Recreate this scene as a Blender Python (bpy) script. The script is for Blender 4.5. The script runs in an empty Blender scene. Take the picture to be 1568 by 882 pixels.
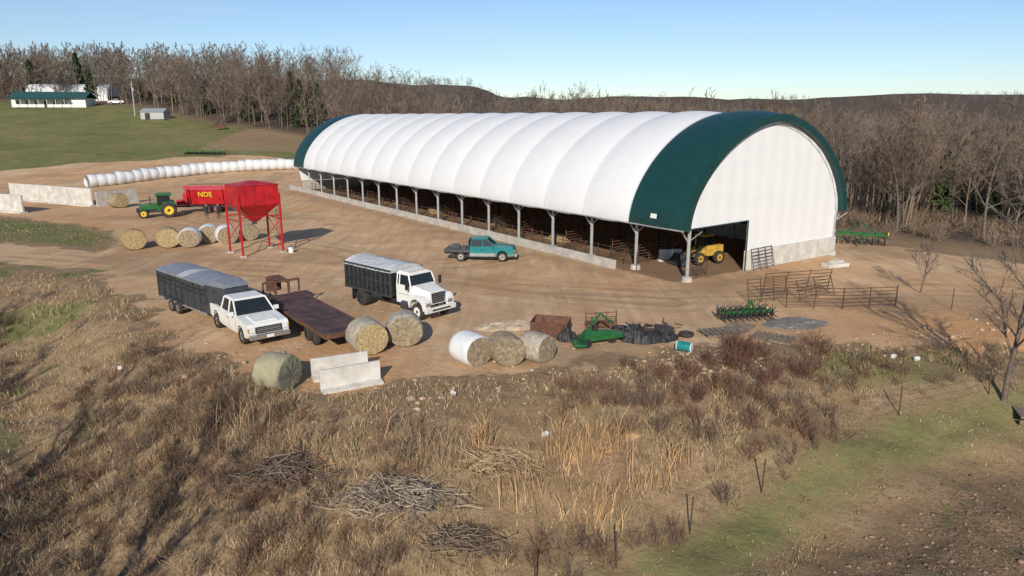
import bpy, math, random
import numpy as np
from mathutils import Vector, Matrix
rng=np.random.default_rng(7); random.seed(7)
sc=bpy.context.scene
R=math.radians
# ------------------------------------------------------------------ noise / terrain
def h2(ix,iy,s):
    n=np.sin(ix*127.1+iy*311.7+s*74.7)*43758.5453
    return n-np.floor(n)
def vn(x,y,s=0):
    ix=np.floor(x);iy=np.floor(y);fx=x-ix;fy=y-iy
    fx=fx*fx*(3-2*fx);fy=fy*fy*(3-2*fy)
    a=h2(ix,iy,s);b=h2(ix+1,iy,s);c=h2(ix,iy+1,s);d=h2(ix+1,iy+1,s)
    return (a*(1-fx)+b*fx)*(1-fy)+(c*(1-fx)+d*fx)*fy
def fbm(x,y,s=0,o=4):
    r=0;a=.5;t=0
    for i in range(o):
        r=r+a*vn(x,y,s+i);t+=a;a*=.5;x=x*2.03+5.1;y=y*2.03+1.7
    return r/t
def sm(a,b,x):
    t=np.clip((x-a)/(b-a),0,1);return t*t*(3-2*t)
def Ye(x): return np.interp(x,[-90,-60,-31,-24,-18,-12,-5,2,8,19,30,60],[58,55,50,43,35.5,29.2,28.0,29.5,31,34,38,48])
def sdpoly(px,py,poly):
    d=np.full(px.shape,1e9);ins=np.zeros(px.shape,bool);n=len(poly)
    for i in range(n):
        ax,ay=poly[i];bx,by=poly[(i+1)%n]
        ex,ey=bx-ax,by-ay
        t=np.clip(((px-ax)*ex+(py-ay)*ey)/(ex*ex+ey*ey),0,1)
        d=np.minimum(d,np.hypot(px-ax-t*ex,py-ay-t*ey))
        c=((ay>py)!=(by>py))
        xi=(bx-ax)*(py-ay)/((by-ay) if by!=ay else 1e-9)+ax
        ins^=(c&(px<xi))
    return np.where(ins,-d,d)
def dline(px,py,L):
    d=np.full(px.shape,1e9)
    for (ax,ay),(bx,by) in zip(L[:-1],L[1:]):
        ex,ey=bx-ax,by-ay
        t=np.clip(((px-ax)*ex+(py-ay)*ey)/(ex*ex+ey*ey),0,1)
        d=np.minimum(d,np.hypot(px-ax-t*ex,py-ay-t*ey))
    return d
DIRT=[(-140,62),(-80,61),(-42,57.5),(-33,54.3),(-27,48),(-21.8,42.0),(-17.5,35.8),(-13,32.5),(-10.5,29.5),(-7,28.4),(-2,31.0),(2,32.0),(6,33.6),(9,34.6),(12,35.5),(16,35.4),(20,34.5),(25,35),(34,36.5),(60,41),(70,50),(42,53),(38,60),(32,67),(22,85),(-13,133),(-28,156),(-60,162),(-90,150),(-112,128),(-150,118)]
ISL=[(-36.5,61.8),(-38.5,70),(-46,77),(-55,81.5),(-64,86),(-120,90),(-150,85),(-150,72),(-80,70),(-48,66)]
FENCE=[(-6,14.2),(0.7,18.9),(3.35,20.1),(6.05,21.6),(9.1,23.5),(12.9,26.6),(16.6,28.4),(21.6,30.2),(32,34.5)]
TRACKS=[[(-90,64),(-60,61.5),(-42,60),(-32,57),(-24,53),(-14,52),(-4,56),(2,62),(-8,78),(-22,98),(-36,118)],
        [(-46,100),(-38,80),(-28,72),(-16,62),(-6,52),(4,46),(10,44)],
        [(40,46),(30,48),(20,47),(10,46),(0,48),(-8,52),(-18,56),(-32,58.5)],
        [(-90,112),(-70,112),(-52,118),(-44,130),(-40,140)],
        [(8,58),(14,55),(19,60)]]
def height(x,y):
    x=np.asarray(x,float);y=np.asarray(y,float)
    d=Ye(x)-y
    k=sm(-1,4,d)
    z=-2.0*sm(0,11,d)-0.4*sm(8,30,d)
    z=z-.7*np.exp(-((d-11)/3.5)**2)*sm(-28,-8,-np.abs(x+2))
    z=z+(fbm(x*.35,y*.35,3)-.5)*.8*k+(fbm(x*1.3,y*1.3,9)-.5)*.3*k
    t=np.clip((y-122)/140,0,1.75)
    lat=.27+.73*(1-sm(-75,-10,x))
    lat=lat-.17*sm(60,140,x)
    z=z+15.5*t**1.15*lat
    q=(x-12.6)*.819+(y-49.8)*.5736-18.5
    z=z-4.5*sm(8,70,q)*sm(20,80,x)
    r=np.hypot(x,y)
    z=z+(fbm(x*.02,y*.02,5)-.5)*3*sm(110,220,r)
    z=z+sm(300,900,r)*(fbm(x*.006,y*.006,15,3)-.5)*22
    z=z+sm(650,1700,r)*(44+46*(fbm(x*.0016,y*.0016,21,3)-.35))
    yard=(1-k)*(1-sm(100,140,r))
    z=z+(fbm(x*.5,y*.5,31)-.5)*.12*yard
    return z
def Z(x,y): return float(height(np.array([x]),np.array([y]))[0])
isl_sd=lambda x,y:sdpoly(x,y,ISL)
def dirtmask(x,y):
    n=(fbm(x*.6,y*.6,41)-.5)
    d=np.clip(.5-sdpoly(x,y,DIRT)/1.6+n*2.8,0,1)
    i=np.clip(.5-isl_sd(x,y)/1.6+n*2.2,0,1)
    return d*(1-i)
# ------------------------------------------------------------------ materials
def newmat(name):
    m=bpy.data.materials.new(name);m.use_nodes=True
    nt=m.node_tree;b=nt.nodes['Principled BSDF'];return m,nt,b
def N(nt,t,**k):
    n=nt.nodes.new(t)
    for a,v in k.items():
        if a in n.inputs: n.inputs[a].default_value=v
        else: setattr(n,a,v)
    return n
def noise(nt,vec,scale,det=4,rough=.55):
    n=N(nt,'ShaderNodeTexNoise');n.inputs['Scale'].default_value=scale;n.inputs['Detail'].default_value=det;n.inputs['Roughness'].default_value=rough
    if vec: nt.links.new(vec,n.inputs['Vector'])
    return n.outputs['Fac']
def ramp(nt,fac,a,b,ca=(0,0,0,1),cb=(1,1,1,1)):
    r=N(nt,'ShaderNodeValToRGB');nt.links.new(fac,r.inputs[0])
    r.color_ramp.elements[0].position=a;r.color_ramp.elements[1].position=b
    r.color_ramp.elements[0].color=ca;r.color_ramp.elements[1].color=cb
    return r.outputs[0]
def mixc(nt,f,a,b,bt='MIX'):
    m=N(nt,'ShaderNodeMix',data_type='RGBA',blend_type=bt)
    for s,i in ((f,0),(a,6),(b,7)):
        if isinstance(s,bpy.types.NodeSocket): nt.links.new(s,m.inputs[i])
        else: m.inputs[i].default_value=s if i==0 else (tuple(s)+(1,))[:4]
    return m.outputs[2]
def math_(nt,op,a,b):
    m=N(nt,'ShaderNodeMath',operation=op)
    for i,s in enumerate((a,b)):
        if isinstance(s,bpy.types.NodeSocket): nt.links.new(s,m.inputs[i])
        else: m.inputs[i].default_value=s
    return m.outputs[0]
def mat(name,col,rough=.6,metal=0,var=.2,scale=3,bump=0,col2=None,bscale=None,spots=None):
    m,nt,b=newmat(name)
    tc=N(nt,'ShaderNodeTexCoord').outputs['Object']
    f=noise(nt,tc,scale,6,.65)
    c2=col2 if col2 else tuple(c*(1-var*2) for c in col)
    c1=col if col2 else tuple(min(1,c*(1+var*.4)) for c in col)
    c=mixc(nt,ramp(nt,f,.3,.7),c2,c1)
    nt.links.new(c,b.inputs['Base Color'])
    b.inputs['Roughness'].default_value=rough;b.inputs['Metallic'].default_value=metal
    if bump:
        bp=N(nt,'ShaderNodeBump');bp.inputs['Strength'].default_value=bump;bp.inputs['Distance'].default_value=.05
        nt.links.new(noise(nt,tc,bscale or scale*6,5),bp.inputs['Height']);nt.links.new(bp.outputs[0],b.inputs['Normal'])
    return m
def attrmat(name,rough=.85,mul=(1,1,1)):
    m,nt,b=newmat(name)
    a=N(nt,'ShaderNodeAttribute',attribute_name='Col')
    nt.links.new(a.outputs['Color'],b.inputs['Base Color']);b.inputs['Roughness'].default_value=rough
    b.inputs['Specular IOR Level'].default_value=.15
    return m
def dusty(name,col,rough=.35,var=.08,dust=(.42,.3,.19)):
    m,nt,b=newmat(name)
    tc=N(nt,'ShaderNodeTexCoord').outputs['Object']
    c=mixc(nt,ramp(nt,noise(nt,tc,2,6,.65),.3,.7),tuple(v*(1-2*var) for v in col),col)
    sp=N(nt,'ShaderNodeSeparateXYZ');nt.links.new(tc,sp.inputs[0])
    mr=N(nt,'ShaderNodeMapRange');mr.inputs[1].default_value=.85;mr.inputs[2].default_value=.25;nt.links.new(sp.outputs[2],mr.inputs[0])
    f=math_(nt,'MULTIPLY',mr.outputs[0],ramp(nt,noise(nt,tc,3.5,6,.7),.3,.65))
    c=mixc(nt,math_(nt,'MULTIPLY',f,.7),c,dust)
    nt.links.new(c,b.inputs['Base Color']);b.inputs['Roughness'].default_value=rough
    return m
M={}
M['white']=mat('white_paint',(.74,.74,.72),.35,0,.06,2)
M['vwhite']=dusty('white_vehicle_paint',(.76,.76,.74))
M['glass']=mat('window_glass',(.02,.025,.03),.08,0,.1)
M['tire']=mat('tire_rubber',(.045,.037,.032),.85,0,.3,6)
M['rim']=mat('rim_steel',(.4,.38,.35),.5,.5,.2)
M['chrome']=mat('bumper_chrome',(.55,.55,.55),.3,.8,.1)
M['black']=mat('black_metal',(.025,.025,.027),.5,0,.3,4)
M['dgrey']=mat('dark_grey_metal',(.075,.08,.09),.45,.3,.25,2)
M['teal']=dusty('teal_paint',(.008,.19,.2))
M['silver']=mat('silver_paint',(.36,.375,.39),.45,.4,.15,2)
M['red']=mat('red_paint',(.48,.012,.018),.4,0,.25,1.2)
M['redd']=mat('red_pinkish',(.5,.06,.1),.5,0,.2,1.5)  # pinkish red, a little lighter than the main red
M['green']=mat('green_paint',(.02,.13,.033),.4,0,.25,3)
M['yellow']=mat('yellow_paint',(.72,.48,.03),.45,0,.15,3)
M['yelind']=mat('loader_yellow',(.55,.35,.06),.5,0,.2,3)
M['rust']=mat('rusty_steel',(.15,.07,.045),.85,.1,.3,3,.2)
M['rustp']=mat('pen_pipe_rust',(.10,.055,.038),.85,.1,.3,3,.2)
M['rustd']=mat('worn_trailer_deck',(.115,.062,.058),.7,0,.38,1.3,.3)
M['galv']=mat('galvanised_steel',(.48,.49,.5),.45,.4,.15,3)
M['conc']=mat('concrete',(.48,.45,.41),.9,0,.2,1.2,.25,None,12)
M['concw']=mat('concrete_pale',(.6,.57,.52),.9,0,.18,1.2,.25,None,12)
M['tarp']=mat('grey_tarp',(.5,.52,.53),.5,0,.15,1.2,.4,None,5)
M['plast']=mat('bale_wrap_white',(.7,.71,.72),.35,0,.08,2,.5,None,5)
M['hay']=mat('hay_straw',(.42,.3,.15),.95,0,.35,7,.9,None,30)
M['haye']=mat('hay_end',(.56,.42,.22),.95,0,.35,9,.9,None,40)
M['haygrey']=mat('hay_weathered',(.38,.3,.2),.95,0,.35,6,.9,None,30)
M['haynet']=mat('hay_netwrap',(.46,.41,.33),.85,0,.25,5,.7,None,30)
M['haymoss']=mat('hay_old_grey',(.41,.36,.26),.95,0,.3,3,.9,(.26,.25,.15),30)
M['btarp']=mat('black_scrap',(.025,.025,.028),.6,0,.3,3,.6,None,5)
M['bark']=mat('tree_bark',(.17,.135,.11),.9,0,.3,5,.4)
M['wood']=mat('weathered_wood',(.24,.19,.15),.9,0,.3,4,.4)
M['dwood']=mat('dark_boards',(.05,.04,.033),.9,0,.3,2,.3)
M['greenfab']=mat('green_fabric',(.006,.046,.044),.45,0,.12,1.5)
M['stone']=mat('limestone',(.48,.38,.27),.9,0,.25,3,.6,None,14)
M['gravel']=mat('grey_gravel',(.26,.24,.22),.95,0,.35,9,.8,None,40)
M['roofg']=mat('green_metal_roof',(.03,.1,.09),.5,.2,.1,3)
M['skin']=mat('skin',(.45,.27,.2),.6)
M['jean']=mat('denim',(.04,.05,.09),.8)
M['jack']=mat('dark_jacket',(.04,.035,.035),.8)
M['cap']=mat('cap_cloth',(.06,.05,.05),.8)
def fabric(name,wave):
    m,nt,b=newmat(name)
    tc=N(nt,'ShaderNodeTexCoord').outputs['Object']
    c=mixc(nt,ramp(nt,noise(nt,tc,.8,6),.3,.75),(.685,.69,.705),(.73,.73,.735))
    if not wave:
        sp=N(nt,'ShaderNodeSeparateXYZ');nt.links.new(tc,sp.inputs[0])
        fr=math_(nt,'MODULO',math_(nt,'ADD',sp.outputs[1],.04),5.2)
        ln=math_(nt,'LESS_THAN',fr,.1)
        c=mixc(nt,math_(nt,'MULTIPLY',ln,.45),c,(.42,.45,.48))
        fr2=math_(nt,'MODULO',sp.outputs[1],2.6);ln2=math_(nt,'LESS_THAN',fr2,.05)
        c=mixc(nt,math_(nt,'MULTIPLY',ln2,.18),c,(.42,.45,.48))
    nt.links.new(c,b.inputs['Base Color']);b.inputs['Roughness'].default_value=.45
    if wave:
        w=N(nt,'ShaderNodeTexWave');w.wave_type='BANDS';w.bands_direction='X';w.inputs['Scale'].default_value=.2;w.inputs['Distortion'].default_value=.15
        nt.links.new(tc,w.inputs['Vector'])
        bp=N(nt,'ShaderNodeBump');bp.inputs['Strength'].default_value=.07;bp.inputs['Distance'].default_value=.2
        nt.links.new(w.outputs['Fac'],bp.inputs['Height']);nt.links.new(bp.outputs[0],b.inputs['Normal'])
    return m
M['fab']=fabric('white_roof_fabric',False);M['fabw']=fabric('white_wall_fabric',True)
def groundmat():
    m,nt,b=newmat('ground_surface')
    tc=N(nt,'ShaderNodeTexCoord').outputs['Object']
    a=N(nt,'ShaderNodeAttribute',attribute_name='zone');s=N(nt,'ShaderNodeSeparateColor');nt.links.new(a.outputs['Color'],s.inputs[0])
    a2=N(nt,'ShaderNodeAttribute',attribute_name='zone2');s2=N(nt,'ShaderNodeSeparateColor');nt.links.new(a2.outputs['Color'],s2.inputs[0])
    nf=noise(nt,tc,2.2,8,.7);nb=noise(nt,tc,.35,6,.6);nff=noise(nt,tc,9,6,.7);nl=noise(nt,tc,.07,6,.65)
    dead=mixc(nt,ramp(nt,nf,.35,.66),(.18,.12,.072),(.42,.305,.185))
    dead=mixc(nt,ramp(nt,nb,.42,.62),dead,(.28,.187,.108))
    dead=mixc(nt,ramp(nt,nff,.52,.72),dead,(.15,.1,.06))
    grn=mixc(nt,ramp(nt,nf,.35,.65),(.085,.108,.033),(.175,.185,.07))
    grn=mixc(nt,ramp(nt,nb,.45,.72),grn,(.23,.2,.095))
    grn=mixc(nt,math_(nt,'MULTIPLY',ramp(nt,nl,.42,.62),.5),grn,(.25,.205,.10))
    fld=mixc(nt,ramp(nt,nff,.4,.62),(.12,.075,.048),(.33,.225,.145))
    fld=mixc(nt,ramp(nt,nf,.5,.66),fld,(.14,.14,.055))
    fld=mixc(nt,ramp(nt,nb,.5,.65),fld,(.19,.13,.08))
    mp=N(nt,'ShaderNodeMapping');mp.inputs['Rotation'].default_value=(0,0,R(-35));mp.inputs['Scale'].default_value=(1.2,.12,1)
    nt.links.new(tc,mp.inputs['Vector'])
    st=noise(nt,mp.outputs[0],1.1,6,.6)
    dirt=mixc(nt,ramp(nt,nb,.35,.65),(.50,.32,.185),(.65,.46,.285))
    dirt=mixc(nt,ramp(nt,st,.42,.7),dirt,(.44,.285,.168))
    dirt=mixc(nt,ramp(nt,nff,.55,.75),dirt,(.72,.55,.37))
    dirt=mixc(nt,math_(nt,'MULTIPLY',ramp(nt,nl,.5,.66),.45),dirt,(.52,.29,.14))
    dirt=mixc(nt,math_(nt,'MULTIPLY',s2.outputs[0],.8),dirt,(.54,.28,.125))
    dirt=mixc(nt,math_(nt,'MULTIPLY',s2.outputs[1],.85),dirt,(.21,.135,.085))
    forest=mixc(nt,ramp(nt,nf,.4,.65),(.07,.052,.04),(.15,.11,.08))
    def th(mask,ns,w=.18):
        v=math_(nt,'ADD',mask,math_(nt,'MULTIPLY',math_(nt,'SUBTRACT',ns,.5),.9))
        return ramp(nt,v,.5-w,.5+w)
    c=mixc(nt,th(s.outputs[1],nf),dead,grn)
    c=mixc(nt,th(s.outputs[2],nf),c,fld)
    c=mixc(nt,s2.outputs[2],c,forest)
    c=mixc(nt,th(s.outputs[0],nf,.12),c,dirt)
    nt.links.new(c,b.inputs['Base Color']);b.inputs['Roughness'].default_value=.95;b.inputs['Specular IOR Level'].default_value=.1
    bp=N(nt,'ShaderNodeBump');bp.inputs['Strength'].default_value=.8;bp.inputs['Distance'].default_value=.14
    hh=math_(nt,'ADD',math_(nt,'MULTIPLY',nff,.35),nf)
    nt.links.new(hh,bp.inputs['Height']);nt.links.new(bp.outputs[0],b.inputs['Normal'])
    return m
# ------------------------------------------------------------------ terrain mesh
def axis(lo,hi,dlo,dhi,step,gr=1.13):
    a=list(np.arange(dlo,dhi,step));s=step;x=a[-1]
    while x<hi: s*=gr;x+=s;a.append(x)
    s=step;x=dlo;b=[]
    while x>lo: s*=gr;x-=s;b.append(x)
    return np.array(b[::-1]+a)
def FD(x,y):
    fy=np.interp(x,[p[0] for p in FENCE],[p[1] for p in FENCE]);return (fy-y)*.8
def treefront(x): return np.interp(x,[-400,-220,-137,-87,-53,-10,60,120],[310,290,262,217,195,180,180,150])
def make_ground():
    xs=axis(-5000,5000,-58,58,.36,1.1);ys=axis(-300,72,13,72,.3,1.2)
    ys=ys[ys<72];s=.4;y=72;l=[]
    while y<6500: l.append(y);s*=1.03 if y<300 else 1.07;y+=s
    ys=np.concatenate([ys,l])
    X,Y=np.meshgrid(xs,ys);zz=height(X,Y)
    nx,ny=len(xs),len(ys);V=np.stack([X,Y,zz],-1).reshape(-1,3)
    i=np.arange(nx*ny).reshape(ny,nx);q=np.stack([i[:-1,:-1],i[:-1,1:],i[1:,1:],i[1:,:-1]],-1).reshape(-1,4)
    me=bpy.data.meshes.new('ground');me.vertices.add(len(V));me.vertices.foreach_set('co',V.ravel())
    me.loops.add(q.size);me.loops.foreach_set('vertex_index',q.ravel());me.polygons.add(len(q))
    me.polygons.foreach_set('loop_start',np.arange(0,q.size,4));me.update(calc_edges=True)
    me.polygons.foreach_set('use_smooth',np.ones(len(q),bool))
    x=X.ravel();y=Y.ravel()
    d=dirtmask(x,y)
    d=np.maximum(d,.58*sm(.56,.68,fbm(x*.28,y*.28,63))*(y>23)*(x>-15)*(x<6)*(Ye(x)-y<8))
    r=np.hypot(x,y)
    n=fbm(x*.25,y*.25,77)
    fd=FD(x,y)
    g=np.zeros_like(x)
    g=np.maximum(g,.75*sm(-17,-24,x)*(y<60)*sm(.42,.54,n))
    g=np.maximum(g,.62*np.exp(-((fd-1.0)/1.9)**2)*(y<45)*(x>-6))
    g=np.maximum(g,.75*np.exp(-(((x-17.5)/5)**2+((y-32)/2.2)**2)))
    g=np.maximum(g,.72*np.clip(-isl_sd(x,y)/2,0,1))
    g=np.maximum(g,.35*sm(.5,.62,n)*(y<60))
    hill=sm(126,134,y)*(1-sm(-45,-25,x))
    g=np.maximum(g,1.0*hill)
    g=np.where((x<-60)&(x>-140)&(y>190),g*.8,g)
    g=np.where((x>-75)&(x<-20)&(y>168),g*.35,g)
    f=sm(1.8,4.8,fd)*(y<50)
    forest=sm(-4,6,y-treefront(x))*(y>140)
    q_=(x-12.6)*.819+(y-49.8)*.5736-18.5
    forest=np.maximum(forest,sm(10,20,q_)*sm(60,72,y+.25*(x-35)))
    forest=np.maximum(forest,sm(400,500,r))
    col=np.stack([d,g*(1-forest),f,np.ones_like(x)],-1)
    org=np.exp(-(((x-26)/8)**2+((y-38)/5)**2))+.8*np.exp(-(((x+12)/6)**2+((y-31)/3)**2))+.5*np.exp(-(((x+50)/14)**2+((y-83)/9)**2))+.4*sm(.55,.7,fbm(x*.12,y*.12,14))+.4*(Ye(x)-y>0)*(y<50)
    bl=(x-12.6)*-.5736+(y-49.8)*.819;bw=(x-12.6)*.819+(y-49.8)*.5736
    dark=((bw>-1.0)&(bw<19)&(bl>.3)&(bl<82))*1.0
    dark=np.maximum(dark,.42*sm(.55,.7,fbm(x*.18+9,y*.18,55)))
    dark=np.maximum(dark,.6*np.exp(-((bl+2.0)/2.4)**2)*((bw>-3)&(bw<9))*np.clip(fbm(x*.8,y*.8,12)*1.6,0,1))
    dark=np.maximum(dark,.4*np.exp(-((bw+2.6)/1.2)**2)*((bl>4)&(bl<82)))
    tr=np.zeros_like(x)
    for L in TRACKS:
        dl=dline(x,y,L);w=fbm(x*.2,y*.2,91)
        tr=np.maximum(tr,(np.exp(-((dl-.95)/.32)**2)+.6*np.exp(-((dl-2.3)/.3)**2))*sm(.33,.55,w))
    dark=np.maximum(dark,.6*tr)
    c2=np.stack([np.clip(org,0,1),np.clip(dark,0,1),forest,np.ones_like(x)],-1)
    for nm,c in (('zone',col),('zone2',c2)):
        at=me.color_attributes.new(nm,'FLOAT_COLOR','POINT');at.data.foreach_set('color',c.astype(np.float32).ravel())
    me.materials.append(groundmat())
    o=bpy.data.objects.new('ground',me);sc.collection.objects.link(o)
make_ground()
# ------------------------------------------------------------------ mesh helpers
def np_mesh(name,V,F,mt,col=None,smooth=False):
    V=np.asarray(V,np.float32);F=np.asarray(F,np.int32)
    me=bpy.data.meshes.new(name);me.vertices.add(len(V));me.vertices.foreach_set('co',V.ravel())
    me.loops.add(F.size);me.loops.foreach_set('vertex_index',F.ravel());me.polygons.add(len(F))
    me.polygons.foreach_set('loop_start',np.arange(0,F.size,F.shape[1],dtype=np.int32));me.update(calc_edges=True)
    if smooth: me.polygons.foreach_set('use_smooth',np.ones(len(F),bool))
    if col is not None:
        c=np.ones((len(V),4),np.float32);c[:,:3]=col
        at=me.color_attributes.new('Col','FLOAT_COLOR','POINT');at.data.foreach_set('color',c.ravel())
    me.materials.append(mt);o=bpy.data.objects.new(name,me);sc.collection.objects.link(o);return o
class MB:
    def __init__(s): s.v=[];s.f=[];s.m=[];s.mats=[];s.cur=0
    def mat(s,k):
        m=M[k] if isinstance(k,str) else k
        if m not in s.mats: s.mats.append(m)
        s.cur=s.mats.index(m);return s
    def add(s,vs,fs):
        o=len(s.v);s.v+=[tuple(p) for p in vs]
        for f in fs: s.f.append([i+o for i in f]);s.m.append(s.cur)
    def box(s,c,d,rz=0,ry=0,rx=0):
        Mx=Matrix.Translation(c)@Matrix.Rotation(rz,4,'Z')@Matrix.Rotation(ry,4,'Y')@Matrix.Rotation(rx,4,'X')
        a,b,e=d[0]/2,d[1]/2,d[2]/2
        s.add([Mx@Vector(p) for p in [(-a,-b,-e),(a,-b,-e),(a,b,-e),(-a,b,-e),(-a,-b,e),(a,-b,e),(a,b,e),(-a,b,e)]],
          [(0,3,2,1),(4,5,6,7),(0,1,5,4),(1,2,6,5),(2,3,7,6),(3,0,4,7)])
    def hexa(s,b,t):
        s.add(list(b)+list(t),[(0,3,2,1),(4,5,6,7),(0,1,5,4),(1,2,6,5),(2,3,7,6),(3,0,4,7)])
    def tube(s,p,q,r,r2=None,n=6,cap=True):
        p=Vector(p);q=Vector(q);d=q-p
        if d.length<1e-6:return
        r2=r if r2 is None else r2
        d.normalize();u=d.orthogonal().normalized();w=d.cross(u);vs=[]
        for c,rr in ((p,r),(q,r2)):
            for i in range(n):
                a=2*math.pi*i/n;vs.append(c+u*math.cos(a)*rr+w*math.sin(a)*rr)
        fs=[(i,(i+1)%n,n+(i+1)%n,n+i) for i in range(n)]
        if cap: fs+= [tuple(range(n))[::-1],tuple(range(n,2*n))]
        s.add(vs,fs)
    def extr(s,prof,y0,y1):
        n=len(prof);vs=[(x,y0,z) for x,z in prof]+[(x,y1,z) for x,z in prof]
        s.add(vs,[tuple(range(n)),tuple(range(n,2*n))[::-1]]+[(i,n+i,n+(i+1)%n,(i+1)%n) for i in range(n)])
    def wheel(s,x,y,r,w,rim='rim',side=1,rr=.55):
        s.mat('tire')
        n=20;prof=[(r*.6,-w/2),(r*.93,-w/2),(r,-w*.32),(r,w*.32),(r*.93,w/2),(r*.6,w/2)]
        vs=[]
        for i in range(n):
            a=2*math.pi*i/n
            for pr,py in prof: vs.append((x+pr*math.cos(a),y+py,r+pr*math.sin(a)))
        k=len(prof)
        s.add(vs,[(i*k+j,i*k+j+1,((i+1)%n)*k+j+1,((i+1)%n)*k+j) for i in range(n) for j in range(k-1)])
        s.mat(rim);s.tube((x,y-w*.38,r),(x,y+w*.38,r),r*.62,n=16)
        s.mat('black');s.tube((x,y-w*.42,r),(x,y+w*.42,r),r*.2,n=8)
    def obj(s,name,loc=(0,0,0),rz=0,bevel=0,smooth=False,parent=None,scale=1):
        me=bpy.data.meshes.new(name);me.from_pydata([tuple(v) for v in s.v],[],s.f)
        for m in s.mats: me.materials.append(m)
        me.polygons.foreach_set('material_index',s.m)
        if smooth: me.polygons.foreach_set('use_smooth',[True]*len(s.f))
        me.update();o=bpy.data.objects.new(name,me);sc.collection.objects.link(o)
        o.location=loc;o.rotation_euler=(0,0,rz);o.scale=(scale,)*3
        if bevel:
            b=o.modifiers.new('bevel','BEVEL');b.width=bevel;b.segments=2;b.limit_method='ANGLE';b.angle_limit=R(40)
        if parent:o.parent=parent
        return o
def empty(name,loc,rz=0):
    e=bpy.data.objects.new(name,None);sc.collection.objects.link(e);e.location=loc;e.rotation_euler=(0,0,rz);return e
# ------------------------------------------------------------------ BARN
barn=empty('hoop_barn',(12.6,49.8,0),R(35))
BL=82;BAY=5.2;CW=9.1;BA=10.1;BB=8.0;EZ=3.75;PE=2/1.74
def prof(s,ins=0,off=0):
    t=math.pi*(1-s);c=math.cos(t);n=math.sin(t)
    return CW+(BA-ins+off)*math.copysign(abs(c)**PE,c),EZ+(BB-ins*.85+off)*max(n,0)**PE
def build_roof():
    b=MB();b.mat('fab');nl=16*14;ns=64
    L0=-.35;L1=BL
    ls=np.linspace(L0,L1,nl+1)
    for l in ls:
        ph=((l-.0)%BAY)/BAY
        bul=.27*(abs(math.sin(math.pi*ph))**.55)
        if l<0: bul=0
        for j in range(ns+1):
            s_=j/ns;x,z=prof(s_,0,bul*math.sin(math.pi*s_)**.35 if 0<s_<1 else 0)
            b.v.append((x,float(l),z-(.10*math.sin(math.pi*ph) if j==0 or j==ns else 0)))
    k=ns+1
    b.mats=[M['fab'],M['greenfab']]
    for i in range(nl):
        mid=(ls[i]+ls[i+1])/2
        g=1 if (mid<BAY or mid>BL-4.6) else 0
        for j in range(ns):
            b.f.append([i*k+j,i*k+j+1,(i+1)*k+j+1,(i+1)*k+j]);b.m.append(g)
    return b.obj('roof_cover',parent=barn,smooth=True)
build_roof()
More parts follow.
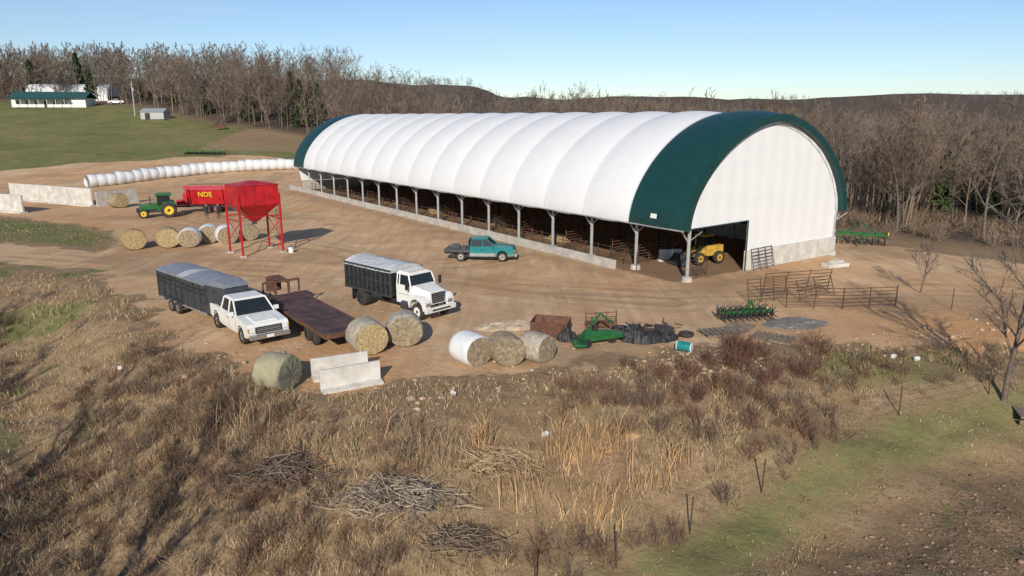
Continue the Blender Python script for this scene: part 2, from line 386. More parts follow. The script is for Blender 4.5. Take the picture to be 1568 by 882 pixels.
def build_end():
    b=MB();b.mat('greenfab');n=60
    for (y,) in ((-.38,),):
        o=[(prof(i/n,0,.02)[0],y,prof(i/n,0,.02)[1]) for i in range(n+1)]
        q=[(prof(i/n,.62)[0],y,prof(i/n,.62)[1]) for i in range(n+1)]
        q2=[(x,.1,z) for x,_,z in q]
        b.add(o+q+q2,[(i,i+1,n+2+i,n+1+i) for i in range(n)]+[(n+1+i,n+2+i,2*n+3+i,2*n+2+i) for i in range(n)])
    b.obj('end_trim',parent=barn)
    b=MB();b.mat('fabw')
    for y in (.1,BL-.2):
        arc=[(prof(i/n,.6)[0],y,prof(i/n,.6)[1]) for i in range(n+1)]
        arc+= [(18.45,y,2.6),(18.45,y,1.55),(6.5,y,1.55),(6.5,y,EZ+.1),(-.4,y,EZ+.0)] if y<1 else [(18.45,y,1.5),(0,y,1.5)]
        b.add(arc,[tuple(range(len(arc)))])
    b.obj('end_wall',parent=barn)
    b=MB();b.mat('greenfab')
    b.tube((6.5,.02,0),(6.5,.02,EZ+.1),.05);b.tube((-.4,.02,EZ+.02),(6.5,.02,EZ+.14),.05)
    b.obj('door_trim',parent=barn)
    b=MB();b.mat('concw')
    x=6.5
    for w in (4,4,4.1):
        b.box((x+w/2,.1,.78),(w-.03,.25,1.56));x+=w
    b.mat('conc')
    b.box((18.55,41,.7),(.25,81.6,1.4));b.box((9.3,BL-.2,.7),(18.2,.25,1.4))
    l=6.3
    while l<BL:
        b.box((-1.15,l+1.5,.33),(.22,2.97,.72));l+=3
    b.obj('concrete_wall',parent=barn,bevel=.02)
    b=MB();b.mat('dwood')
    b.box((18.75,41,2.75),(.08,81,2.6))
    b.obj('side_boards',parent=barn)
    b=MB()
    for i in range(16):
        l=.1+i*BAY
        for w in (0.05,18.3):
            b.mat('conc');b.tube((w,l,-.1),(w,l,.35),.42,.36,10)
            b.mat('galv');b.tube((w,l,.3),(w,l,EZ+.1),.13,n=8)
            sg=-1 if w<1 else 1
            b.tube((w,l,2.7),(w+sg*.9,l,EZ+.1),.05);b.tube((w,l,2.9),(w,l-1.1,EZ),.04);b.tube((w,l,2.9),(w,l+1.1,EZ),.04)
        pts=[prof(j/16,.35) for j in range(17)]
        pt2=[prof(j/16,.95) for j in range(17)]
        for j in range(16):
            b.tube((pts[j][0],l,pts[j][1]),(pts[j+1][0],l,pts[j+1][1]),.05,n=5)
            b.tube((pt2[j][0],l,pt2[j][1]),(pt2[j+1][0],l,pt2[j+1][1]),.04,n=4)
            b.tube((pts[j][0],l,pts[j][1]),(pt2[j+1][0],l,pt2[j+1][1]),.025,n=4)
    b.tube((-1.0,-.3,EZ),(-1.0,BL,EZ),.06);b.tube((0.05,0,EZ-.1),(0.05,BL,EZ-.1),.08)
    b.obj('steel_frame',parent=barn)
    b=MB();b.mat('rustp')
    rr=random.Random(3)
    l=5.6
    while l<BL-3:
        w=.5;ln=2.9
        for k in range(4): b.tube((w,l,.35+k*.3),(w,l+ln,.35+k*.3),.025,n=5)
        for k in range(3): b.tube((w,l+k*ln/2,.1),(w,l+k*ln/2,1.35),.035,n=5)
        l+=3.1
    b.mat('rust')
    for l in (6.5,9.0,15,22.4,27.6,38,48,58,68):
        for k in range(6): b.tube((1.0,l,.35+k*.24),(8.5,l+.6,.35+k*.24),.035,n=5)
        for k in range(5): b.tube((1.0+k*1.9,l+k*.15,.1),(1.0+k*1.9,l+k*.15,1.75),.04,n=5)
    b.mat('dwood')
    for l in np.arange(6,80,5.2): b.box((8.8,l,1.2),(.15,.15,2.6))
    b.obj('pen_gates',parent=barn)
    b=MB();b.mat('hay')
    for l,w,s in ((11,5,1.2),(19,3.5,1.0),(31,5,1.4),(44,4,1.2),(55,5,1.3)):
        vs=[(w,l,s*.7)]
        for k in range(12):
            a=k*.5236;q=s*rr.uniform(.8,1.3);vs.append((w+q*math.cos(a),l+q*math.sin(a)*1.5,0.02));
        for k in range(12):
            a=k*.5236;q=s*rr.uniform(.4,.6);vs.append((w+q*math.cos(a),l+q*math.sin(a)*1.5,s*rr.uniform(.35,.6)))
        b.add(vs,[(1+k,1+(k+1)%12,13+(k+1)%12,13+k) for k in range(12)]+[(0,13+k,13+(k+1)%12) for k in range(12)])
    b.obj('loose_hay',parent=barn)
    b=MB();b.mat('white')
    x0,z0=prof(.035,0,.24);x1,z1=prof(.05,0,.26)
    b.add([(x0,2.2,z0),(x1,2.2,z1),(x1,2.8,z1),(x0,2.8,z0)],[(0,1,2,3)])
    b.obj('sign_patch',parent=barn)
build_end()
# ------------------------------------------------------------------ vehicles
def arch(cx,r,zb,n=9):
    return [(cx-r*math.cos(math.pi*i/(n-1)),zb+r*1.0*math.sin(math.pi*i/(n-1))) for i in range(n)]
def pickup(name,loc,rz,paint,flat=False,stripe=None,W=1.95,scale=1):
    b=MB();h=W/2;b.mat(paint)
    p=[(-2.75,.62)] if not flat else [(-.95,.55)]
    if not flat: p+= [(-2.2,.5)]+arch(-1.65,.46,.5)
    p+= [(-.9,.42),(1.2,.42)]+arch(1.75,.46,.45)+[(2.3,.42),(2.72,.5),(2.78,.95),(2.62,1.1),(1.2,1.24)]
    p+= [(-.88,1.24)]
    if not flat: p+= [(-.9,1.2),(-2.75,1.2)]
    b.extr(p,-h,h)
    b.mat('glass')
    x0,x1,X0,X1=-.86,1.2,-.72,.5;t=.2
    b.hexa([(x0,-h+.05,1.23),(x1,-h+.05,1.23),(x1,h-.05,1.23),(x0,h-.05,1.23)],[(X0,-h+t,1.82),(X1,-h+t,1.82),(X1,h-t,1.82),(X0,h-t,1.82)])
    b.mat(paint)
    b.hexa([(X0-.05,-h+t-.04,1.81),(X1+.06,-h+t-.04,1.81),(X1+.06,h-t+.04,1.81),(X0-.05,h-t+.04,1.81)],[(X0,-h+t+.05,1.89),(X1-.05,-h+t+.05,1.89),(X1-.05,h-t-.05,1.89),(X0,h-t-.05,1.89)])
    b.box((1.95,0,1.19),(1.1,1.1,.06),ry=R(5))
    for sy in (-1,1):
        for xa,xb in ((x0,X0),(x1,X1),(.2,.1)):
            b.tube((xa,sy*(h-.04),1.22),(xb,sy*(h-t),1.84),.045,n=5)
        b.box((1.0,sy*(h+.13),1.32),(.1,.24,.2))
        b.mat('black');b.box((.1,sy*(h+.001),.98),(.25,.02,.04));b.box((.2,sy*(h+.002),.8),(.012,.012,.75));b.box((1.15,sy*(h+.002),.8),(.012,.012,.75));b.mat(paint)
        if stripe:
            b.mat(stripe);b.box((.15,sy*(h+.004),.56),(2.0,.02,.22))
            if not flat:b.box((-2.4,sy*(h+.004),.62),(.55,.02,.2))
            b.mat(paint)
    b.mat('black');b.box((2.78,0,.82),(.05,1.25,.3));b.box((0,0,.45),(4.6,W*.7,.2))
    b.mat('chrome');b.box((2.86,0,.52),(.18,W*.98,.2));b.box((2.8,0,.82),(.04,1.15,.05));b.box((2.8,0,.9),(.04,1.15,.03));b.box((2.8,0,.73),(.04,1.15,.03))
    b.mat('white');b.box((2.96,0,.52),(.02,.34,.14))
    for sy in (-1,1): b.box((2.78,sy*.78,.85),(.05,.26,.24));
    b.mat('yelind')
    for sy in (-1,1): b.box((2.76,sy*.94,.85),(.07,.07,.2))
    if flat:
        b.mat('dgrey');b.box((-1.95,0,.92),(2.0,W+.15,.1));b.box((-.98,0,1.35),(.08,W,.8))
        for sy in (-1,1): b.box((-1.95,sy*(h+.07),.86),(2.05,.06,.2))
        b.mat('black');b.box((-2.0,0,.7),(2.2,.9,.3))
        b.mat('dgrey');b.box((-2.2,.3,1.1),(.6,.5,.3));b.box((-1.4,-.4,1.08),(.4,.6,.25))
    else:
        b.mat('black');b.box((-1.82,0,1.19),(1.7,W-.3,.1));b.mat('chrome');b.box((-2.85,0,.58),(.14,W*.95,.18))
    for sy in (-1,1):
        b.wheel(1.75,sy*(h-.14),.39,.26);b.wheel(-1.65,sy*(h-.12),.39,.3)
    return b.obj(name,loc,rz,.03,scale=scale)
pickup('teal_pickup_truck',(-2.5,58.0,.02),R(-3),'teal',True,'silver')
PX,PY=-14.5,37.5
pickup('white_pickup_truck',(PX,PY,.02),R(-50),'vwhite',False,scale=1.1)
def stock_trailer():
    b=MB();h=1.08
    b.mat('dgrey')
    b.box((-.3,0,1.45),(6.6,2*h,1.75))
    b.hexa([(3.0,-h,1.35),(4.6,-.75,1.35),(4.6,.75,1.35),(3.0,h,1.35)],[(3.0,-h,2.33),(4.4,-.7,2.28),(4.4,.7,2.28),(3.0,h,2.33)])
    b.mat('silver')
    n=8
    for i in range(7):
        xa=-3.62+i*.945;xb=xa+.93;vs=[]
        for x in (xa,xb):
            for j in range(n+1):
                y=-h-.02+(2*h+.04)*j/n;vs.append((x,y,2.34+.2*math.cos((j/n-.5)*math.pi)))
        b.mat('tarp' if i==3 else 'silver')
        b.add(vs,[(j,j+1,n+2+j,n+1+j) for j in range(n)])
        b.mat('black');b.tube((xb+.008,-h-.02,2.35),(xb+.008,h+.02,2.35),.02)
    b.mat('silver')
    b.hexa([(3.0,-h-.02,2.34),(4.5,-.75,2.29),(4.5,.75,2.29),(3.0,h+.02,2.34)],[(3.0,-h*.6,2.54),(4.1,-.5,2.42),(4.1,.5,2.42),(3.0,h*.6,2.54)])
    for sy in (-1,1):
        for i in range(9):
            b.mat('dgrey');b.box((-3.5+i*.81,sy*(h+.03),1.45),(.07,.06,1.75))
        b.mat('silver');b.box((-.3,sy*(h+.035),.62),(6.6,.05,.1));b.box((-.3,sy*(h+.035),2.3),(6.6,.05,.08))
        b.mat('black');b.box((-.3,sy*(h+.015),1.95),(6.4,.02,.12));b.box((-.3,sy*(h+.015),1.68),(6.4,.02,.1))
        b.mat('dgrey');b.box((-1.1,sy*(h+.14),.86),(2.1,.26,.06));b.box((-2.1,sy*(h+.14),.75),(.06,.26,.2));b.box((-.1,sy*(h+.14),.75),(.06,.26,.2))
        for x in (-1.6,-.7): b.wheel(x,sy*(h+.06),.36,.22)
    b.mat('silver');b.box((-3.63,0,1.4),(.05,2*h,1.8));b.mat('black');b.box((-3.67,0,1.5),(.03,.05,1.7));b.box((-3.67,0,1.9),(.03,1.9,.1))
    b.mat('black');b.tube((4.1,0,1.4),(4.1,0,.95),.07);b.box((0,0,.5),(6.4,.9,.14))
    b.tube((3.1,-.8,1.35),(3.1,-.8,.3),.05)
    d=(math.cos(R(-50)),math.sin(R(-50)));px,py=PX-1.8*d[0],PY-1.8*d[1]
    d=(math.cos(R(-42)),math.sin(R(-42)))
    return b.obj('livestock_trailer',(px-4.1*d[0],py-4.1*d[1],.02),R(-42),.02)
stock_trailer()
def grain_truck():
    b=MB()
    b.mat('black');b.box((-.3,-.42,.85),(6.6,.1,.25));b.box((-.3,.42,.85),(6.6,.1,.25))
    b.mat('black')
    b.box((-1.45,0,1.85),(4.6,2.35,1.55))
    b.mat('dgrey')
    for sy in (-1,1):
        for i in range(11): b.box((-3.7+i*.45,sy*1.2,1.85),(.08,.08,1.55))
        b.box((-1.45,sy*1.21,2.62),(4.65,.1,.1));b.box((-1.45,sy*1.21,1.08),(4.65,.1,.14));b.box((-1.45,sy*1.2,1.85),(4.6,.07,.06))
    b.mat('tarp')
    n=10;vs=[];K=14;rr=random.Random(5)
    for i in range(K+1):
        x=-3.8+i*4.72/K
        for j in range(n+1):
            y=-1.27+2.54*j/n;vs.append((x,y,2.62+.3*math.cos((j/n-.5)*math.pi)-.06*(i%2)*math.cos((j/n-.5)*math.pi)-(.12 if j in(0,n) else 0)+rr.uniform(-.02,.02)))
    b.add(vs,[(i*(n+1)+j,i*(n+1)+j+1,(i+1)*(n+1)+j+1,(i+1)*(n+1)+j) for i in range(K) for j in range(n)]+[tuple(range(n+1)),tuple(K*(n+1)+j for j in range(n,-1,-1))])
    b.mat('vwhite')
    b.box((1.72,0,1.35),(1.3,1.95,1.1))
    b.mat('glass');b.hexa([(1.1,-.96,1.9),(2.36,-.96,1.9),(2.36,.96,1.9),(1.1,.96,1.9)],[(1.12,-.88,2.5),(2.1,-.85,2.5),(2.1,.85,2.5),(1.12,.88,2.5)])
    b.mat('vwhite');b.hexa([(1.05,-.93,2.49),(2.2,-.9,2.49),(2.2,.9,2.49),(1.05,.93,2.49)],[(1.1,-.75,2.66),(2.0,-.7,2.62),(2.0,.7,2.62),(1.1,.75,2.66)])
    for sy in (-1,1):
        for a,c in ((1.12,1.13),(2.36,2.12),(1.35,1.35)): b.tube((a,sy*.95,1.88),(c,sy*.87,2.52),.05,n=5)
        b.mat('black');b.box((1.75,sy*.985,1.35),(.9,.02,.02));b.tube((2.3,sy*1.0,1.9),(2.4,sy*1.3,2.0),.02);b.box((2.42,sy*1.3,2.0),(.06,.2,.5));b.mat('vwhite')
    b.hexa([(2.36,-.78,1.0),(3.7,-.62,.95),(3.7,.62,.95),(2.36,.78,1.0)],[(2.36,-.75,1.92),(3.6,-.55,1.68),(3.6,.55,1.68),(2.36,.75,1.92)])
    for sy in (-1,1):
        p=[(2.3,1.0)]+[(3.0-.62*math.cos(math.pi*i/6),.65+.62*math.sin(math.pi*i/6)) for i in range(0,7)]+[(3.75,.7),(3.75,1.2),(3.5,1.42),(2.6,1.45),(2.3,1.3)]
        y0,y1=(sy*.68,sy*1.15) if sy>0 else (sy*1.15,sy*.68);b.extr(p,y0,y1)
    b.mat('black');b.box((3.67,0,1.3),(.1,.95,.6));b.mat('chrome')
    for i in range(5): b.box((3.73,0,1.08+i*.11),(.03,.9,.03))
    b.mat('vwhite');b.box((3.85,0,.68),(.2,2.3,.28));b.mat('black');b.box((3.96,0,.68),(.02,1.4,.1))
    b.mat('chrome')
    for sy in (-1,1): b.box((3.77,sy*.85,1.0),(.04,.35,.2))
    b.mat('yelind')
    for yy in (-.6,-.3,0,.3,.6): b.box((1.95,yy,2.66),(.1,.08,.06))
    b.mat('dgrey');b.tube((1.6,-.9,.7),(2.3,-.9,.7),.28,n=12);b.tube((1.5,.9,.7),(2.2,.9,.7),.28,n=12)
    for sy in (-1,1):
        b.wheel(3.0,sy*.95,.5,.28,'white');b.wheel(-2.2,sy*.93,.5,.5,'dgrey')
        b.mat('black');b.box((-3.1,sy*.93,.6),(.03,.5,.7))
    d=(math.cos(R(-42)),math.sin(R(-42)))
    return b.obj('grain_truck',(-4.2-3.8*d[0],40.0-3.8*d[1],.02),R(-42),.02)
grain_truck()
def flat_trailer():
    b=MB();b.mat('rustd')
    n=16
    for i in range(n): b.box((-4.7+i*.6,0,.92+.01*(i%2)),(.58,2.4,.07))
    b.mat('rust')
    for sy in (-1,1): b.box((-.2,sy*1.24,.88),(9.6,.08,.22));b.box((-.2,sy*.5,.74),(9.4,.1,.2))
    b.box((4.65,0,.84),(.1,2.5,.24))
    for sy in (-1,1):
        b.box((-5.5,sy*.4,1.75),(1.7,.12,.2));b.box((-4.75,sy*.4,1.35),(.16,.12,.9))
        b.box((-4.9,sy*1.1,1.35),(.1,.1,.9))
    b.box((-4.9,0,1.8),(.12,2.3,.12));b.box((-6.3,0,1.4),(.2,.9,.9));b.box((-5.6,0,1.9),(1.2,.7,.08))
    b.tube((-6.3,0,1.6),(-6.3,0,.8),.08);b.tube((-5.2,.6,1.5),(-5.2,.6,.1),.05);b.tube((-5.2,-.6,1.5),(-5.2,-.6,.1),.05)
    for sy in (-1,1):
        for x in (2.0,2.95): b.wheel(x,sy*1.05,.38,.24,'dgrey')
    return b.obj('flatbed_trailer',(-11.1,38.2,.02),R(-53),.015)
flat_trailer()
def feed_bin():
    b=MB();a,c=1.75,1.4;b.mat('red')
    z0,z1=4.25,5.9
    b.hexa([(-a,-c,z0),(a,-c,z0),(a,c,z0),(-a,c,z0)],[(-a,-c,z1),(a,-c,z1),(a,c,z1),(-a,c,z1)])
    b.hexa([(-.25,-.25,2.75),(.25,-.25,2.75),(.25,.25,2.75),(-.25,.25,2.75)],[(-a,-c,z0),(a,-c,z0),(a,c,z0),(-a,c,z0)])
    b.box((0,0,z1+.04),(2*a+.1,2*c+.1,.06))
    b.hexa([(-a*.9,-c*.9,z1+.07),(a*.9,-c*.9,z1+.07),(a*.9,c*.9,z1+.07),(-a*.9,c*.9,z1+.07)],[(-.3,-.2,z1+.35),(.3,-.2,z1+.35),(.3,.2,z1+.35),(-.3,.2,z1+.35)])
    b.mat('dgrey');b.tube((0,0,2.9),(0,0,2.5),.2)
    b.mat('red')
    for sx in (-1,1):
        for sy in (-1,1):
            b.box((sx*(a+.02),sy*(c+.02),2.6),(.15,.15,5.2))
            b.mat('conc');b.box((sx*a,sy*c,.05),(.45,.45,.16));b.mat('red')
        b.box((sx*a,0,3.0),(.09,2*c,.09));b.tube((sx*a,-c,3.0),(sx*a,c,1.2),.035);b.tube((sx*a,c,3.0),(sx*a,-c,1.2),.035)
    for sy in (-1,1):b.box((0,sy*c,3.3),(2*a,.09,.09))
    for i in range(4):
        x=-a+.5+i*.83
        for sy in(-1,1): b.box((x,sy*(c+.03),(z0+z1)/2),(.05,.05,z1-z0))
    for i in range(14): b.tube((a+.35,-.25,.5+i*.38),(a+.35,.25,.5+i*.38),.02,n=4)
    for sy in(-1,1): b.tube((a+.35,sy*.25,.2),(a+.35,sy*.25,5.8),.03,n=4)
    b.obj('overhead_feed_bin',(-22.3,61.2,0),R(42),.015)
feed_bin()
def mixer():
    b=MB();b.mat('red')
    b.hexa([(-2.0,-.85,1.0),(1.9,-.85,1.0),(1.9,.85,1.0),(-2.0,.85,1.0)],[(-2.5,-1.25,3.0),(2.4,-1.25,3.0),(2.4,1.25,3.0),(-2.5,1.25,3.0)])
    b.mat('redd');b.hexa([(-2.5,-1.26,2.7),(2.4,-1.26,2.7),(2.4,1.26,2.7),(-2.5,1.26,2.7)],[(-2.6,-1.38,3.25),(2.5,-1.38,3.25),(2.5,1.38,3.25),(-2.6,1.38,3.25)])
    b.mat('hay');b.box((0,0,3.22),(4.8,2.4,.14))
    b.mat('black');b.box((0,0,.8),(4.8,1.0,.3));b.box((3.2,0,.7),(2.2,.2,.2))
    b.mat('red');b.box((2.6,0,1.6),(.5,1.4,1.4));b.box((3.2,.3,1.2),(.9,.7,.6))
    for x in (-2,2): b.box((x*.95,1.12,2.0),(.1,.3,1.9),rx=R(-11))
    for sy in(-1,1):
        for x in(-1.1,0.1): b.wheel(x,sy*1.05,.5,.35,'redd')
    e=b.obj('feed_mixer_wagon',(-37.6,88.6,0),R(184),.02,scale=1.05)
    cu=bpy.data.curves.new('lettering','FONT');cu.body='NDE';cu.size=.8;cu.extrude=.02;cu.offset=.015
    o=bpy.data.objects.new('lettering',cu);sc.collection.objects.link(o);o.parent=e
    cu.materials.append(M['yellow']);o.rotation_euler=(R(101),0,R(180));o.location=(.9,1.15,1.95)
mixer()
def tractor(name,loc,rz):
    b=MB();b.mat('green')
    b.hexa([(.2,-.38,1.0),(2.3,-.32,.95),(2.3,.32,.95),(.2,.38,1.0)],[(.2,-.4,1.75),(2.2,-.3,1.55),(2.2,.3,1.55),(.2,.4,1.75)])
    b.box((-.4,0,1.1),(1.6,.9,.8));b.mat('black');b.box((1.2,0,.8),(2.4,.5,.4));b.box((2.4,0,.9),(.25,.7,.5))
    b.mat('glass');b.hexa([(-1.2,-.65,1.5),(.3,-.6,1.5),(.3,.6,1.5),(-1.2,.65,1.5)],[(-1.1,-.65,2.55),(.2,-.62,2.55),(.2,.62,2.55),(-1.1,.65,2.55)])
    b.mat('green');b.box((-.45,0,2.66),(1.75,1.5,.2));b.box((-.45,0,2.78),(1.4,1.2,.08))
    for sy in(-1,1):
        for x in(-1.17,.25): b.tube((x,sy*.63,1.4),(x*.93,sy*.64,2.6),.05)
        b.hexa([(-1.7,sy*.75-.25,1.5),(-.2,sy*.75-.25,1.4),(-.2,sy*.75+.25,1.4),(-1.7,sy*.75+.25,1.5)],[(-1.5,sy*.75-.25,1.85),(-.4,sy*.75-.25,1.85),(-.4,sy*.75+.25,1.85),(-1.5,sy*.75+.25,1.85)])
    b.mat('black');b.tube((1.0,.42,1.6),(1.0,.42,2.6),.06)
    for sy in(-1,1): b.wheel(-.9,sy*1.0,.88,.5,'yellow');b.wheel(1.8,sy*.85,.55,.36,'yellow')
    b.obj(name,loc,rz,.02)
tractor('green_tractor',(-41.6,84.0,0),R(205))
def loader():
    b=MB();b.mat('yelind')
    b.box((-.9,0,1.15),(1.8,1.2,.9));b.box((.6,0,.95),(1.2,.8,.6))
    b.mat('glass');b.box((-.1,0,2.0),(1.0,1.0,.9));b.mat('yelind');b.box((-.1,0,2.5),(1.2,1.2,.12))
    for sy in(-1,1):
        for x in(-.6,.4): b.box((x,sy*.5,2.0),(.09,.09,1.0))
        b.box((1.4,sy*.4,1.0),(1.9,.14,.25),ry=R(20))
        for x in(-1.2,.9): b.wheel(x,sy*.75,.55,.4,'yelind')
    b.mat('dgrey');b.hexa([(2.2,-1,.1),(3.0,-1,.1),(3.0,1,.1),(2.2,1,.1)],[(2.0,-1,.9),(2.3,-1,.9),(2.3,1,.9),(2.0,1,.9)])
    b.obj('wheel_loader',(15.4,56.6,.02),R(205),.02,scale=.92)
loader()
b=MB();b.mat('concw');b.box((0,0,.5),(1.9,.35,1.0));b.box((0,0,.08),(2.1,.6,.16));b.obj('concrete_feed_block',(13.0,57.4,0),R(5),.03)
# ------------------------------------------------------------------ bales
def bale(name,x,y,rz,body='hay',end='haye',r=.82,L=1.5,sink=.07):
    b=MB();b.mat(body);n=36;k=9;rr=random.Random(int(abs(x*100+y*7)))
    vs=[];sg_=rr.uniform(.06,.13)
    for i in range(k+1):
        t=i/k;xx=(t-.5)*L;e=r*(1-.09*abs(2*t-1)**6)*(1+rr.uniform(-.01,.01))
        for j in range(n):
            a=2*math.pi*j/n;sag=1-sg_*max(0,-math.sin(a))**2+.03*abs(math.cos(a))
            q=e*sag*(1+rr.uniform(-.018,.018));vs.append((xx+rr.uniform(-.01,.01),q*math.cos(a)*1.02,r*.95+q*math.sin(a)))
    b.add(vs,[(i*n+j,i*n+(j+1)%n,(i+1)*n+(j+1)%n,(i+1)*n+j) for i in range(k) for j in range(n)])
    b.mat(end)
    for sg in(-1,1):
        vs=[];rings=[.915,.75,.58,.4,.2];
        for q in rings:
            for j in range(n):
                a=2*math.pi*j/n;sag=1-sg_*max(0,-math.sin(a))**2+.03*abs(math.cos(a))
                vs.append((sg*(L/2+.04*(1-q)+rr.uniform(-.03,.03)+(-.003 if q>.9 else 0)),r*q*sag*math.cos(a)*1.02,r*.95+r*q*sag*math.sin(a)))
        vs.append((sg*(L/2+.02),0,r*.95))
        fs=[(i*n+j,i*n+(j+1)%n,(i+1)*n+(j+1)%n,(i+1)*n+j) for i in range(4) for j in range(n)]+[(4*n+j,4*n+(j+1)%n,5*n) for j in range(n)]
        b.add(vs,fs)
    return b.obj(name,(x,y,Z(x,y)-sink),rz,smooth=True)
for x,y,a in ((-34,63.0,-50),(-31.3,63.8,-58)): bale('round_hay_bale',x,y,R(a),r=.98,L=1.7)
for x,y,a in ((-29.4,64.2,-75),(-28.6,66.4,-70),(-26.8,66.0,-60)): bale('wrapped_hay_bale',x,y,R(a),'plast','haygrey',.92,1.6)
bale('round_hay_bale',-25.4,68.0,R(-60),'haygrey','haygrey',.8)
bale('round_hay_bale',-7.3,34.2,R(-60),'haynet','haye',r=.9)
bale('round_hay_bale',-5.6,35.5,R(-76),'haynet','haygrey',r=.9)
bale('wrapped_hay_bale',-2.0,32.6,R(-50),'plast','haygrey',.8,1.5)
bale('round_hay_bale',-.3,32.5,R(-68),'haygrey','haygrey',.78,1.4)
bale('round_hay_bale',1.2,32.9,R(-40),'haynet','haygrey',.74,1.3)
bale('round_hay_bale',-10.2,29.2,R(-20),'haymoss','haymoss',.84,1.35)
bale('round_hay_bale',-51.5,93.0,R(-30),'haygrey','haye',1.0,1.7)
def row():
    b=MB();P=[(-71.5,120.5),(-68,125),(-64,131),(-58,137),(-52,141),(-45,144.5),(-38,147.5),(-26,149)]
    P=[Vector(p) for p in P];seg=[(P[i+1]-P[i]).length for i in range(len(P)-1)]
    tot=sum(seg);d=0;rr=random.Random(9);n=16
    def at(d):
        for i,s in enumerate(seg):
            if d<=s: return P[i].lerp(P[i+1],d/s),(P[i+1]-P[i]).normalized()
            d-=s
        return P[-1],(P[-1]-P[-2]).normalized()
    b.mat('plast')
    while d<tot-1.4:
        p,t=at(d+.7);nn=Vector((-t.y,t.x));z=Z(p.x,p.y)-.1;vs=[];r=1.14+rr.uniform(-.07,.07)
        for s_,q in ((-.8,.88),(-.6,.97),(0,1.0),(.6,.97),(.8,.88)):
            for j in range(n):
                a=2*math.pi*j/n;c=p+t*s_+nn*(r*q*math.cos(a))
                vs.append((c.x,c.y,z+r*.95+r*q*math.sin(a)*(1 if math.sin(a)>0 else .95)))
        fs=[(i*n+j,i*n+(j+1)%n,(i+1)*n+(j+1)%n,(i+1)*n+j) for i in range(4) for j in range(n)]+[tuple(range(n)),tuple(range(5*n-1,4*n-1,-1))]
        b.add(vs,fs)
        d+=1.5
    b.obj('wrapped_bale_row',smooth=True)
row()
# ------------------------------------------------------------------ bunker walls, blocks
def wall(name,p,q,h,th=.25,m='concw',panel=2.4):
    b=MB();b.mat(m);P=Vector(p);Q=Vector(q);L=(Q-P).length;t=(Q-P)/L;n=max(1,int(round(L/panel)));a=math.atan2(t.y,t.x)
    for i in range(n):
        c=P+t*(L*(i+.5)/n);b.box((c.x-P.x,c.y-P.y,h/2-.1),(L/n-.02,th,h+.2),rz=a)
        b.box((c.x-P.x,c.y-P.y,.1),(L/n-.03,th+.7,.25),rz=a)
    return b.obj(name,(P.x,P.y,Z(P.x,P.y)-.05),0,.02)
wall('concrete_bunker_wall',(-76,94),(-60,87.2),2.3)
wall('concrete_bunker_wall',(-72,102.5),(-55.5,94.2),2.4)
wall('concrete_bunker_wall',(-55.2,94.5),(-52,99),1.9,m='conc')
def lblock(x,y,rz,L=2.8):
    b=MB();b.mat('concw');b.extr([(-.08,0),(.5,0),(.5,.14),(.1,.2),(.06,1.0),(-.08,1.0)],-L/2,L/2)
    b.obj('concrete_barrier_block',(x,y,Z(x,y)-.05),rz,.02)
lblock(-7.9,30.9,R(-64),2.6);lblock(-7.1,29.5,R(-60),2.7)
b=MB();b.mat('concw');b.box((0,0,.12),(2.0,.9,.3));b.box((.3,.2,.35),(1.2,.6,.2),rz=.3);b.obj('concrete_slab',(25.6,55.2,0),R(20),.03)
def gate(name,p,q,h=1.35,bars=6,m='rust',posts=4,lean=0,z=None,r=.028):
    b=MB();b.mat(m);P=Vector((p[0],p[1],0));Q=Vector((q[0],q[1],0));t=(Q-P);nn=Vector((-t.y,t.x,0)).normalized()
    z0=Z(p[0],p[1]);z1=Z(q[0],q[1])
    def pt(s,hh): return P.lerp(Q,s)+nn*(lean*hh)+Vector((0,0,z0*(1-s)+z1*s+hh*math.sqrt(1-lean*lean)))
    for i in range(bars): b.tube(pt(0,.2+i*(h-.2)/(bars-1)),pt(1,.2+i*(h-.2)/(bars-1)),r,n=5)
    for i in range(posts): b.tube(pt(i/(posts-1),0),pt(i/(posts-1),h+.05),r*1.3,n=6)
    return b.obj(name)
gate('pipe_gate',(18.6,53.4),(20.7,54.9),1.7,7,'dgrey',4,.25)
gate('pipe_fence_panel',(17.0,42.6),(20.3,42.2),1.3,6,'rustp',3,r=.022)
gate('pipe_fence_panel',(20.3,42.2),(23.8,42.7),1.3,6,'rustp',3,r=.022)
gate('pipe_fence_panel',(15.0,43.6),(17.8,44.6),1.5,7,'rustp',4,.2,r=.022)
gate('pipe_fence_panel',(16.5,45.6),(21.4,47.0),1.6,7,'rustp',4,-.2,r=.022)
gate('pipe_fence_panel',(18.6,44.4),(21.5,46.0),1.3,6,'rustp',3,.35,r=.022)
gate('pipe_fence_panel',(12.9,50.9),(14.6,52.2),1.3,5,'rustp',3)
gate('pipe_fence_panel',(9.6,53.6),(10.2,56.4),1.4,6,'rust',3)
def wirefence(name,pts,h=1.25,m='rustp',wires=4):
    b=MB()
    last=None;rr=random.Random(4)
    for x,y in pts:
        z=Z(x,y);b.mat(m);lx,ly=rr.uniform(-.06,.06),rr.uniform(-.05,.05)
        b.tube((x,y,z-.2),(x+lx,y+ly,z+h+.1),.028,n=5)
        top=[Vector((x+lx*k,y+ly*k,z+.25+k*(h-.25))) for k in [i/(wires-1) for i in range(wires)]]
        if last:
            b.mat('wood')
            for a,c in zip(last,top):
                m_=(a+c)/2-Vector((0,0,.05));b.tube(a,m_,.004,n=3,cap=False);b.tube(m_,c,.004,n=3,cap=False)
        last=top
    b.obj(name)
fp=[]
for i in range(1,len(FENCE)-1): fp.append(FENCE[i])
wirefence('field_wire_fence',[(-1.5,17.2)]+fp+[(27,32.4),(34,35.3)])
